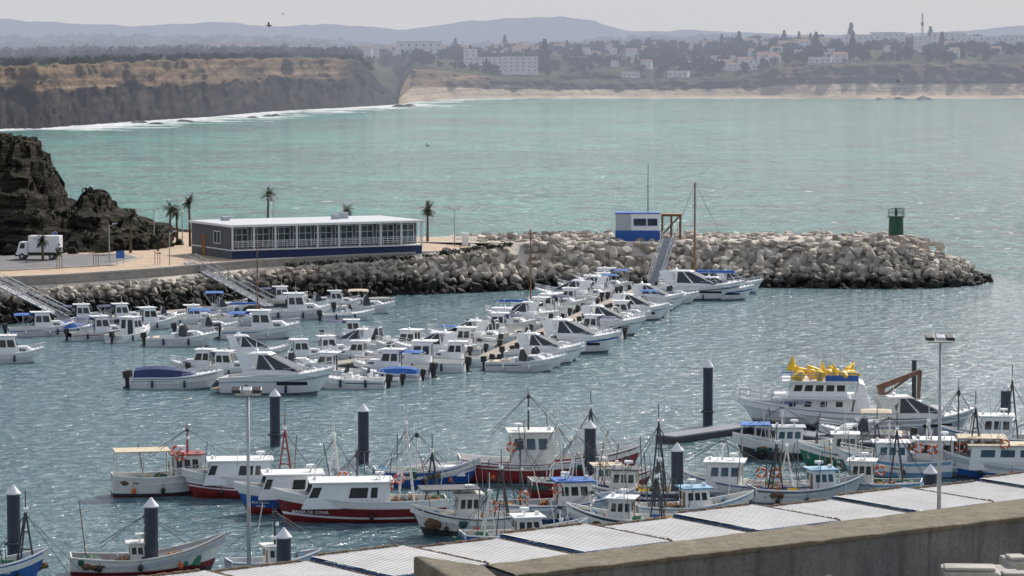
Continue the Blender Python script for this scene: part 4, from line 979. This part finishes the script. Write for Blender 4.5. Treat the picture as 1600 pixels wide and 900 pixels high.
for i in range(NX+1):
    xe=-130+i*(92/NX)
    for j in range(NY+1):
        t=j/NY;by_=baseY(xe);y=by_+(D2-by_)*t
        dd=y-by_;x=xe*(.25+.75*y/425.);top=interp(prof,xe)
        rise=min(1,dd/16)**.6 if dd>0 else 0
        back=1-max(0,(y-440)/40)**2
        ridged=1-abs(fbm(x*.3,y*.3,5,5))*2
        n_=fbm(x*.14,y*.14,0,5)*1.3+(ridged-.6)*1.5
        h=4.2+(top-4.2)*rise*max(0,back)
        h+=n_*min(1,rise*1.2)*min(1,max(0,(top-4)/8))
        st_=2.1;hh=h+x*.12;hq=math.floor(hh/st_)*st_+st_*min(1,((hh/st_)%1)**5*1.3)-x*.12;h=h*.28+.72*hq
        if t>.96:h=-3
        off=fbm(x*.35,h*.8,3,4)*1.3
        vs.append((x+fbm(y*.4,h*.9,9,4)*.8,y+off*min(1,rise),h))
for i in range(NX):
    for j in range(NY):
        a=i*(NY+1)+j;fs.append((a,a+NY+1,a+NY+2,a+1))
m=MB();m.add(vs,fs,hm_);o=m.obj('rocky_headland');struct(o)
rk=None
for i in range(46):
    x=R.uniform(-70,-44);y=baseY(x)+R.uniform(-3,3);m=None
    if rk is None: m=MB();m.add(RM[2][0],RM[2][1],hm_);rk=m.obj('fallen_rock');o=rk;tag(o,'dark fallen rock at the foot of the headland','rock','fallen rocks below the headland')
    else:o=clone(rk)
    s_=R.uniform(.4,1.6);o.location=(x,y,Z+.2);o.scale=(s_,s_,s_*.8);o.rotation_euler=(R.random()*6,R.random()*6,0)
shr=mat('shrub_leaf',(.025,.032,.012),.8,var=.45,scale=1.2)
m=MB()
def clump(m,c,rx,rz,n,sz,mm,rr=R):
    for k in range(n):
        d=Vector((rr.gauss(0,1),rr.gauss(0,1),rr.gauss(0,1)));d.normalize();d*=rr.random()**.4
        p=Vector(c)+Vector((d.x*rx,d.y*rx,d.z*rz));a=Vector((rr.gauss(0,1),rr.gauss(0,1),rr.gauss(0,1))).normalized();b_=a.cross(Vector((rr.gauss(0,1),rr.gauss(0,1),rr.gauss(0,1)))).normalized();a*=sz*rr.uniform(.6,1.3);b_*=sz*.6
        m.quad(p-a-b_,p+a-b_,p+a+b_,p-a+b_,mm)
for i in range(110):
    ii=R.randrange(int(NX*.6),NX-12);j=R.randrange(2,int(NY*.5));c_=vs[ii*(NY+1)+j];s_=R.uniform(.35,.9)
    clump(m,(c_[0],c_[1],c_[2]+.1),s_,s_*.6,40,.15,shr)
for i in range(60):
    x=R.uniform(-30,0);cz=crestz(x);y=interp([(p.x,p.y) for p in wl[:9]],x)+cz*1.45-R.uniform(.2,2.5);s_=R.uniform(.3,.8);clump(m,(x,y,cz-.2),s_,s_*.5,30,.12,shr)
o=m.obj('shrubs');o['kind']='stuff'

# ---------------- far land
def cliff_foot(u): 
    return interp([(-900,1150),(-60,1290),(60,1300),(130,1364),(230,1456),(330,1546),(430,1700),(530,1800),(590,1880),(622,1935),(640,2080),(700,2190),(800,2240),(2600,2240)],u)
def ztop(u):
    if u<=622: return interp([(-900,25),(0,24.5),(100,25),(300,27),(450,27.5),(530,27),(560,25.5),(580,19),(598,11),(612,6),(622,2.5)],u)
    return interp([(622,2.5),(630,10),(645,20),(700,18),(770,13.5),(860,12),(1000,12),(1130,14),(1180,15),(1215,20.5),(1300,23),(2600,24)],u)
v_mid=[(-900,60),(0,60),(150,55),(250,58),(400,55),(500,61),(640,71),(800,70),(960,62),(1000,55),(1100,57),(1250,61),(1400,64),(2600,66)]
v_far=[(-900,30),(-100,25),(0,29),(100,36),(200,41),(330,34),(420,41),(520,38),(620,45),(700,40),(740,31),(800,28),(880,26),(930,33),(975,50),(1060,46),(1150,51),(1300,55),(1450,51),(1550,45),(1600,40),(2600,36)]
v_town=[(-900,80),(0,82),(300,80),(520,82),(600,84),(700,84),(850,80),(1000,74),(1100,72),(1300,70),(1450,69),(1600,71),(2600,70)]
def profile(u):
    f=cliff_foot(u);zt=ztop(u);left=u<=622
    g=fbm(u*.02,1,0,3)*18
    zt+=fbm(u*.05,8,0,4)*1.3
    sc=min(zt*.5,10.5+fbm(u*.022,5,0,4)*5)
    if left: P=[(f-14,-2,0),(f+2+g*.2,.8,0),(f+24+g*.4,sc*.5,0),(f+50+g*.8,sc,0),(f+58+g,lerp(sc,zt,.35),1),(f+68+g,lerp(sc,zt,.65),1),(f+74+g,zt,1),(f+95+g,zt+.6,2)]
    else: P=[(f-90,-2,3),(f-50,.1,3),(f-22,.7,3),(f+g*.3,1.3,3),(f+16+g*.6,1.3+(zt-1.3)*.4,4),(f+26+g,1.3+(zt-1.3)*.8,4),(f+36+g,zt,4),(f+54+g,zt+.5,2)]
    zt_=at(u,interp(v_town,u),2900).z
    P+=[(2400,lerp(zt,zt_,.35) if f<2300 else lerp(zt,zt_,.3),2),(2650,lerp(zt,zt_,.75),2),(2900,zt_,2),(3600,zt_-4,5),(5500,at(u,interp(v_mid,u),5500).z+fbm(u*.02,5)*3,5),(6800,15,6),(9000,at(u,interp(v_far,u),9000).z+fbm(u*.015,9)*6,6),(11500,0,6)]
    return P
def landz(u,d):
    P=profile(u);return interp([(p[0],p[1]) for p in P],d)
us=[];u=-900
while u<2600:
    us.append(u);u+=2.5 if -60<u<1660 else 14
SUB=[1,4,7,7,6,6,6,2,4,4,4,5,8,3,5,2]
vs=[];fs=[];cl=[];rows=None
SAND=(.52,.45,.34);GRN=(.035,.045,.02);GRN2=(.08,.09,.04);OCH=(.25,.18,.11)
def mixt(a,b,t): t=max(0,min(1,t));return tuple(lerp(x,y,t) for x,y in zip(a,b))
for u in us:
    P=profile(u);k=0
    for i in range(len(P)-1):
        s=SUB[i] if i<len(SUB) else 2
        for j in range(s):
            t=j/s;d=lerp(P[i][0],P[i+1][0],t);z=lerp(P[i][1],P[i+1][1],t);kd=P[i][2]
            if kd==0 and z>0: z+=fbm(u*.12,d*.04,1,4)*2.4;d+=fbm(u*.1,z*.2,41,4)*9
            if kd==2 and d>P[7][0]: z+=fbm(u*.02,d*.004,3,3)*1.2
            if kd==1: d+=fbm(u*.045,z*.16,4,5)*10;z+=fbm(u*.06,z*.3,14,3)*.6
            if kd==4: d+=fbm(u*.05,z*.2,4,4)*10
            n_=fbm(u*.04,z*.35,d*.002,4);n2=fbm(u*.015,d*.003,11,4)
            if kd==0:
                c=mixt((.014,.012,.010),(.065,.048,.034),fbm(u*.06,z*.25,3,4)*1.2+.1+z*.012)
                if z<1.5: c=(.014,.013,.012)
            elif kd==1:
                c=mixt((.20,.14,.085),(.12,.085,.055),.5+1.3*fbm(u*.003,z*.55,2,4));c=mixt(c,(.28,.215,.14),(fbm(u*.004,z*.9,22,3))*1.7-.1)
                c=mixt(c,(.05,.045,.03),fbm(u*.03,z*.12,33,5)*1.8-.25)
            elif kd==3: c=mixt(SAND,(.4,.33,.24),n_+.3)
            elif kd==4:
                c=mixt(OCH,(.15,.11,.07),.5+fbm(u*.01,z*.35,4,4));
                c=mixt(c,(.075,.07,.045),(u-740)/40+n_*.3-.1) if u<1215 else mixt(c,(.11,.085,.072),.8)
                if u>760: c=mixt(c,(.12,.105,.08),fbm(u*.02,z*.3,61,4)+.2)
            elif kd==2: c=mixt(GRN,GRN2,.5+n2*1.3);c=mixt(c,(.18,.155,.09),n2*2.2-.6)
            else: c=mixt((.03,.038,.022),(.10,.095,.06),.35+n2*1.5)
            if kd in(0,1) and u>530: c=mixt(c,(.035,.037,.032),(u-530)/25)  # cliff end darkened in vertex colour for its shade and scrub
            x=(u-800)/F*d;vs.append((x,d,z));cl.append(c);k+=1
    x=(u-800)/F*P[-1][0];vs.append((x,P[-1][0],P[-1][1]));cl.append(GRN);k+=1;rows=k
for i in range(len(us)-1):
    for j in range(rows-1):
        a=i*rows+j;fs.append((a,a+rows,a+rows+1,a+1))
lm=bpy.data.materials.new('coast_land');lm.use_nodes=True;nt=lm.node_tree;b=nt.nodes['Principled BSDF']
at_=N(nt,'ShaderNodeAttribute',attribute_name='Col');g=N(nt,'ShaderNodeNewGeometry');mp=N(nt,'ShaderNodeMapping');mp.inputs['Scale'].default_value=(.012,.006,.4);lk(nt,g.outputs['Position'],mp.inputs[0])
n1=noise_n(nt,mp.outputs[0],1.0,6,.75);c=mixc(nt,ramp(nt,n1,.35,.65),(.6,.58,.56),(1.35,1.3,1.25));c=mixc(nt,1.0,at_.outputs[0],c,'MULTIPLY');lk(nt,c,b.inputs['Base Color']);b.inputs['Roughness'].default_value=1
b.inputs['Specular IOR Level'].default_value=.05
n4=noise_n(nt,g.outputs['Position'],.12,5,.7);bn=N(nt,'ShaderNodeBump');bn.inputs['Distance'].default_value=4;lk(nt,n4,bn.inputs['Height']);lk(nt,bn.outputs[0],b.inputs['Normal'])
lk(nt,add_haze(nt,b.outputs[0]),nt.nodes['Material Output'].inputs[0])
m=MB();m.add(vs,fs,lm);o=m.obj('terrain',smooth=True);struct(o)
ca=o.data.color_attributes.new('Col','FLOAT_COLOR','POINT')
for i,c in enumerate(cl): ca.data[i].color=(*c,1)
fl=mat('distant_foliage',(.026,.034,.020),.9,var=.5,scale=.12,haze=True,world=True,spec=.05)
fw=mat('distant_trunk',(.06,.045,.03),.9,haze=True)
m=MB();rr=random.Random(5)
def LPt(u,d): return Vector(((u-800)/F*d,d,landz(u,d)))
for i in range(1700):
    u=rr.uniform(600,1650);d=rr.uniform(2310,2950)
    if fbm(u*.02,d*.006,20,3)<-.18: continue
    p=LPt(u,d);s=rr.uniform(1.8,5.2)
    for k in range(3): clump(m,p+Vector((rr.uniform(-s,s)*.6,0,s*.7+rr.uniform(-.3,.5)*s)),s*.65,s*.6,14,s*.3,fl,rr)
for i in range(2000):
    u=rr.uniform(-60,580);d=cliff_foot(u)+100+rr.random()**1.6*(2900-cliff_foot(u)-100)
    if fbm(u*.025,d*.005,30,3)<-.12: continue
    p=LPt(u,d);s=rr.uniform(1.,2.4)*(1 if d<2200 else 2.1)
    clump(m,p+Vector((0,0,s*.5)),s*1.5,s*.8,16,s*.4,fl,rr)
for i in range(700):
    u=rr.uniform(-40,1650);d=rr.uniform(3000,5400)
    p=LPt(u,d);s=rr.uniform(3,7);clump(m,p+Vector((0,0,s*.4)),s*2.4,s*.6,10,s*.6,fl,rr)
o=m.obj('distant_woodland');o['kind']='stuff'
def ftree(kind,seed):
    rr=random.Random(seed);r=thing('pine_tree','dark tree rising above the town roofs','tree','trees among the town houses')
    h=15 if kind=='tall' else 10;m=MB();m.cyl((0,0,0),(0,0,h*.8),.4,fw,.15,n=6)
    for k in range(5):
        a=rr.uniform(0,6.28);m.cyl((0,0,h*(.4+.08*k)),(math.cos(a)*2,math.sin(a)*2,h*(.5+.08*k)),.15,fw,.05,n=4)
    m.obj('trunk',r);m=MB()
    if kind=='tall':
        for k in range(9):
            f=k/9;rad=3.4*(1-f)+.4
            for q in range(5): a=q*1.256+k;clump(m,(math.cos(a)*rad*.55,math.sin(a)*rad*.55,h*(.3+.72*f)),rad*.5,.6,9,.6,fl,rr)
    else:
        for k in range(14): clump(m,(rr.gauss(0,2.1),rr.gauss(0,2.1),h*.72+rr.gauss(0,1.3)),1.6,1.2,16,.6,fl,rr)
    m.obj('crown',r);return r
ft=[ftree('tall',1),ftree('round',2),ftree('round',3)];fu=[0,0,0]
TP=[(0,1328,2850,1.35),(0,735,2500,.9),(0,851,2450,1.4),(0,1247,2800,.9),(0,1265,2800,.8),(0,905,2600,.8),(0,630,2500,.9)]
for i in range(70): TP.append((rr.choice((1,2,1,2,0)),rr.uniform(610,1640),rr.uniform(2330,2900),rr.uniform(.6,1.2)))
for k,u,d,s in TP:
    o=ft[k] if not fu[k] else clone(ft[k]);fu[k]=1;put(o,LPt(u,d),rr.uniform(0,360),s)
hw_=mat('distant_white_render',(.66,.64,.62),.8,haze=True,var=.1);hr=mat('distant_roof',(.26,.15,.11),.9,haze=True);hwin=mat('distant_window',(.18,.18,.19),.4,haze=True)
def house(w,d,h,fl_,roof,label,cat='house',grp='white houses of the coastal town'):
    r=thing('house' if cat=='house' else 'hotel_building',label,cat,grp);MB().box(-w/2,w/2,-d/2,d/2,-3,h,hw_).obj('wall',r)
    m=MB()
    if roof: m.add([(-w/2-.4,-d/2-.4,h),(w/2+.4,-d/2-.4,h),(w/2+.4,d/2+.4,h),(-w/2-.4,d/2+.4,h),(-w/2,0,h+2),(w/2,0,h+2)],[(0,1,5,4),(2,3,4,5),(1,2,5),(3,0,4),(3,2,1,0)],hr)
    else: m.box(-w/2-.2,w/2+.2,-d/2-.2,d/2+.2,h,h+.6,hw_)
    m.obj('roof',r);nx=max(2,int(w/4))
    for f in range(fl_):
        for i in range(nx):
            x=-w/2+(i+.5)*w/nx;z=1+f*h/fl_;m=MB();m.box(x-.6,x+.6,-d/2-.06,-d/2-.01,z,z+h/fl_*.45,hwin);m.obj('window',r)
    return r
HT=[house(11,8,6,2,True,'white two storey house with tiled roof among trees'),house(16,9,4,1,False,'low white flat roofed villa above the cliff'),house(26,10,7,2,False,'white long apartment block on the hill')];hu=[0]*3
HP=[(0,1132,2350,1.,0),(0,1143,2340,.8,0),(0,1165,2350,1.2,0),(1,1180,2340,1,0),(0,1197,2350,1.3,0),(0,1207,2340,.9,0),(0,1120,2420,.8,0),(1,640,2700,1.3,0),(1,665,2720,1.3,0),(1,1060,2300,.9,0),(1,985,2310,.8,0),(1,1280,2310,1.,0),(0,1310,2320,1.,0)]
for i in range(60): HP.append((rr.choice((0,0,1,0)),rr.choice((rr.uniform(860,1640),rr.uniform(1250,1640),rr.uniform(540,860))),rr.uniform(2600,2900),rr.uniform(.6,1.1),1))
for i in range(70): HP.append((rr.choice((0,0,1,0)),rr.choice((rr.uniform(860,1640),rr.uniform(1250,1640),rr.uniform(600,1250))),rr.uniform(2350,2890),rr.uniform(.45,.8),rr.uniform(2.5,5)))
for i in range(30): HP.append((rr.choice((0,1)),rr.uniform(100,700),rr.uniform(3000,3900),rr.uniform(.8,1.4),0))
for k,u,d,s,dz in HP:
    o=HT[k] if not hu[k] else clone(HT[k]);hu[k]=1;put(o,LPt(u,d)+Vector((0,0,dz*.6)),rr.uniform(-20,20),s)
for u,d,s,dz in((1345,2700,1.2,2),(1385,2760,1.1,4),(1448,2640,.9,3),(1480,2720,1.1,4),(1515,2640,1.,3),(1555,2600,1.1,3),(1590,2680,1.1,3),(1622,2620,1.,3),(1300,2750,.8,2),(655,2620,1.4,3)):
    o=HT[2] if not hu[2] else clone(HT[2]);hu[2]=1;put(o,LPt(u,d)+Vector((0,0,dz)),rr.uniform(-12,12),s)
h1=house(26,12,11,4,False,'cream four storey seaside hotel with rows of windows','hotel','x');del h1['group'];put(h1,LPt(812,2330)+Vector((0,0,1)),4)
h2=house(30,12,8,3,False,'white seaside hotel wing behind clipped trees','hotel','x');del h2['group'];put(h2,LPt(765,2370)+Vector((0,0,1)),-6)
h3=house(10,12,11,4,False,'white block linking two hotel wings','hotel','x');del h3['group'];put(h3,LPt(735,2400)+Vector((0,0,1)),0)
r=thing('radio_mast','tall thin lattice radio mast above the town','radio mast');m=MB()
for a in range(3): m.cyl((1.2*math.cos(a*2.09),1.2*math.sin(a*2.09),0),(.3*math.cos(a*2.09),.3*math.sin(a*2.09),28),.28,fw,n=4)
for z in range(1,12): m.cyl((-1+.05*z,0,z*2.3),(1-.05*z,.2,z*2.3+1),.15,fw,n=4)
m.obj('lattice',r);m=MB();m.box(-1.2,1.2,-.5,.5,17,20,fw);m.obj('antenna_panel',r);put(r,LPt(1439,2850))
sk=None
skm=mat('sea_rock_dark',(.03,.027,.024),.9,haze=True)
for u,v,s in((1373,156,2.4),(1404,155,2.8),(1440,156,6),(1447,156,4),(420,182,2.2),(432,181,3),(395,184,2.),(300,191,1.8),(286,190,2.6),(245,194,2.2),(640,165,3),(625,167,4),(220,192,2.5)):
    if sk is None: m=MB();m.add(RM[1][0],RM[1][1],skm);sk=m.obj('sea_rock');o=sk;tag(o,'dark rock breaking the sea surface near shore','rock','sea rocks off the coast')
    else:o=clone(sk)
    p=W(u,v);o.location=(p.x,p.y,.2);o.scale=(s*1.6,s,s*(.6 if u>1300 else .4));o.rotation_euler=(0,0,u)
gm=mat('gull_feather',(.12,.12,.13),.8)
g0=None
for u,v,d,rz in((420,40,250,20),(442,22,500,60),(63,131,260,-30),(1403,127,400,10),(668,228,300,40)):
    if g0 is None:
        m=MB();m.ball((0,0,0),.1,gm,(2.6,1,.9));m.ball((.27,0,.04),.06,gm);m.cyl((.31,0,.04),(.38,0,.03),.02,orange,.005,n=5)
        for sg in(1,-1): m.add([(.12,sg*.05,.03),(-.1,sg*.05,.03),(-.04,sg*.38,.2),(.12,sg*.36,.21),(-.16,sg*.75,.08)],[(0,1,2,3),(3,2,4)],gm)
        m.add([(-.2,.04,0),(-.2,-.04,0),(-.38,-.08,0),(-.38,.08,0)],[(0,1,2,3)],gm)
        g0=m.obj('seagull');o=g0;tag(o,'gull gliding with bent wings above the bay','bird','gulls in flight')
    else:o=clone(g0)
    o.location=at(u,v,d);o.rotation_euler=(.5,0,math.radians(rz));o.scale=(.75,)*3

gm_=mat('hillside_ground',(.2,.17,.11),.95,var=.35,scale=.3,bump=.1,world=True)
m=MB();gx=[-400,-100,-40,0,40,100,400];gy=[(-60,27),(0,26),(20,23.5),(48,19.5),(60,17.5),(100,10),(128,2.2),(140,1.5)]
gv=[(x,y,z) for x in gx for y,z in gy];ny=len(gy)
m.add(gv,[(i*ny+j,(i+1)*ny+j,(i+1)*ny+j+1,i*ny+j+1) for i in range(len(gx)-1) for j in range(ny-1)],gm_);o=m.obj('ground');struct(o)

# ---------------- water
shore=[Vector(((u-800)/F*cliff_foot(u),cliff_foot(u),0)) for u in range(-200,623,15)]
shore2=[Vector(((u-800)/F*(cliff_foot(u)-52),cliff_foot(u)-52,0)) for u in range(640,1800,40)]
ys=[-80,0,60,110];y=125.
while y<2700: ys.append(y);y*=1.013
nx=120;vs=[];fs=[];fo=[];se=[]
for y in ys:
    for i in range(nx+1):
        x=(i/nx*2-1)*(180+max(0,y)*.42);vs.append((x,y,0));p=Vector((x,y,0));f=0
        if y>1000:
            dm=min((p-q).length for q in shore);dm2=min(abs(p.y-q.y)+max(0,abs(p.x-q.x)-20) for q in shore2)
            f=max(0,1-dm/120.)+max(0,1-dm2/70.)*.9
        yy=interp([(64,428),(75,395),(110,340),(300,200)],x) if x>64 else 430
        s=max(0,min(1,(y-yy)/25))
        fo.append(min(1,f));se.append(s)
for j in range(len(ys)-1):
    for i in range(nx): a=j*(nx+1)+i;fs.append((a,a+1,a+nx+2,a+nx+1))
wm=bpy.data.materials.new('sea_water');wm.use_nodes=True;nt=wm.node_tree;b=nt.nodes['Principled BSDF']
g=N(nt,'ShaderNodeNewGeometry');P=g.outputs['Position'];A1=N(nt,'ShaderNodeAttribute',attribute_name='sea').outputs['Fac'];A2=N(nt,'ShaderNodeAttribute',attribute_name='foam').outputs['Fac']
nb=noise_n(nt,P,.006,3);nm=noise_n(nt,P,.05,7,.75);nc=noise_n(nt,P,.25,7,.8,.3);nd=noise_n(nt,P,.75,6,.72,.4)
seac=mixc(nt,ramp(nt,nb,.35,.65),(.006,.17,.15),(.02,.32,.26))
sx=N(nt,'ShaderNodeSeparateXYZ');lk(nt,P,sx.inputs[0])
xr=math_n(nt,'DIVIDE',sx.outputs[0],sx.outputs[1]);seac=mixc(nt,ramp(nt,xr,0,.2),seac,(.012,.14,.15))
seac=mixc(nt,math_n(nt,'MULTIPLY',ramp(nt,nm,.46,.6),.75),seac,(.002,.06,.062))
seac=mixc(nt,math_n(nt,'MULTIPLY',ramp(nt,nc,.53,.64),.6),seac,(.13,.42,.38))  # bright crests, then dark facets: wave light and shade put into base colour
seac=mixc(nt,math_n(nt,'MULTIPLY',ramp(nt,nc,.48,.36),.8),seac,(.001,.04,.043))
harb=mixc(nt,ramp(nt,nm,.35,.65),(.075,.155,.18),(.13,.225,.255))
harb=mixc(nt,math_n(nt,'MULTIPLY',ramp(nt,nd,.52,.64),.55),harb,(.25,.36,.40))  # ripple highlights and darks painted into the harbour base colour by noise
harb=mixc(nt,math_n(nt,'MULTIPLY',ramp(nt,nd,.48,.36),.65),harb,(.02,.055,.07))
c=mixc(nt,A1,harb,seac)
nf=noise_n(nt,P,.04,7,.75);ff=math_n(nt,'ADD',math_n(nt,'MULTIPLY',A2,.55),nf);ff=ramp(nt,ff,.84,1.0)
cap=noise_n(nt,P,.3,6,.7,.5);cap=math_n(nt,'MULTIPLY',ramp(nt,cap,.63,.70),A1);ff=math_n(nt,'MAXIMUM',ff,cap,clamp=True)
c=mixc(nt,ff,c,(.74,.76,.76));lk(nt,c,b.inputs['Base Color'])
b.inputs['IOR'].default_value=1.33
lk(nt,math_n(nt,'ADD',math_n(nt,'MULTIPLY',ff,.4),.13),b.inputs['Roughness'])
b.inputs['Specular IOR Level'].default_value=.42
w1=noise_n(nt,P,.55,5,.6,.4);w2=noise_n(nt,P,1.7,3,.5);w3=noise_n(nt,P,.16,5,.6)
hgt=math_n(nt,'ADD',math_n(nt,'MULTIPLY',w1,.9),math_n(nt,'MULTIPLY',w2,.25));hgt=math_n(nt,'MULTIPLY',hgt,math_n(nt,'ADD',math_n(nt,'MULTIPLY',A1,.4),.7));hgt=math_n(nt,'ADD',hgt,math_n(nt,'MULTIPLY',math_n(nt,'MULTIPLY',w3,2.6),A1))
bn=N(nt,'ShaderNodeBump');bn.inputs['Distance'].default_value=1.25;lk(nt,hgt,bn.inputs['Height']);lk(nt,bn.outputs[0],b.inputs['Normal'])
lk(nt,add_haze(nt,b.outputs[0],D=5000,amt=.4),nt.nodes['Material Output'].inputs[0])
m=MB();m.add(vs,fs,wm);o=m.obj('water',smooth=True);struct(o)
for nme,dat in(('sea',se),('foam',fo)):
    at2=o.data.attributes.new(nme,'FLOAT','POINT');at2.data.foreach_set('value',dat)

# ---------------- light, sky, camera
el,az=math.radians(39),math.radians(30)
w=bpy.data.worlds.new('World');scene.world=w;w.use_nodes=True;nt=w.node_tree;bg=nt.nodes['Background']
sk_=N(nt,'ShaderNodeTexSky');sk_.sky_type='NISHITA';sk_.sun_disc=False;sk_.sun_elevation=el;sk_.sun_rotation=az;sk_.dust_density=3;sk_.air_density=1
tc=N(nt,'ShaderNodeTexCoord');sp=N(nt,'ShaderNodeSeparateXYZ');lk(nt,tc.outputs['Generated'],sp.inputs[0])
cn=noise_n(nt,tc.outputs['Generated'],2.5,5,.6)
hz=ramp(nt,sp.outputs[2],.0,.9);hz=math_n(nt,'SUBTRACT',1.0,hz,clamp=True);hz=math_n(nt,'MAXIMUM',math_n(nt,'POWER',hz,1.5),math_n(nt,'MULTIPLY',ramp(nt,cn,.35,.65),.6),clamp=True)
hc=mixc(nt,ramp(nt,sp.outputs[2],.03,.3),(4.85,4.8,5.05),(5.7,5.85,6.15))
c=mixc(nt,hz,sk_.outputs[0],hc)
lk(nt,c,bg.inputs[0]);bg.inputs[1].default_value=.13
sd=Vector((math.sin(az)*math.cos(el),math.cos(az)*math.cos(el),math.sin(el)))
l=bpy.data.lights.new('sun','SUN');l.energy=4.2;l.angle=math.radians(.6);l.color=(1,.95,.88);lo=bpy.data.objects.new('sun',l);col.objects.link(lo);lo.rotation_euler=sd.to_track_quat('Z','Y').to_euler()
cam=bpy.data.cameras.new('camera');cam.sensor_width=36;cam.lens=112.5;cam.clip_start=1;cam.clip_end=20000;co=bpy.data.objects.new('camera',cam);col.objects.link(co);co.location=(0,0,H);co.rotation_euler=(math.pi/2-th,0,0);scene.camera=co
scene.view_settings.view_transform='Standard';scene.view_settings.look='None';scene.view_settings.exposure=0
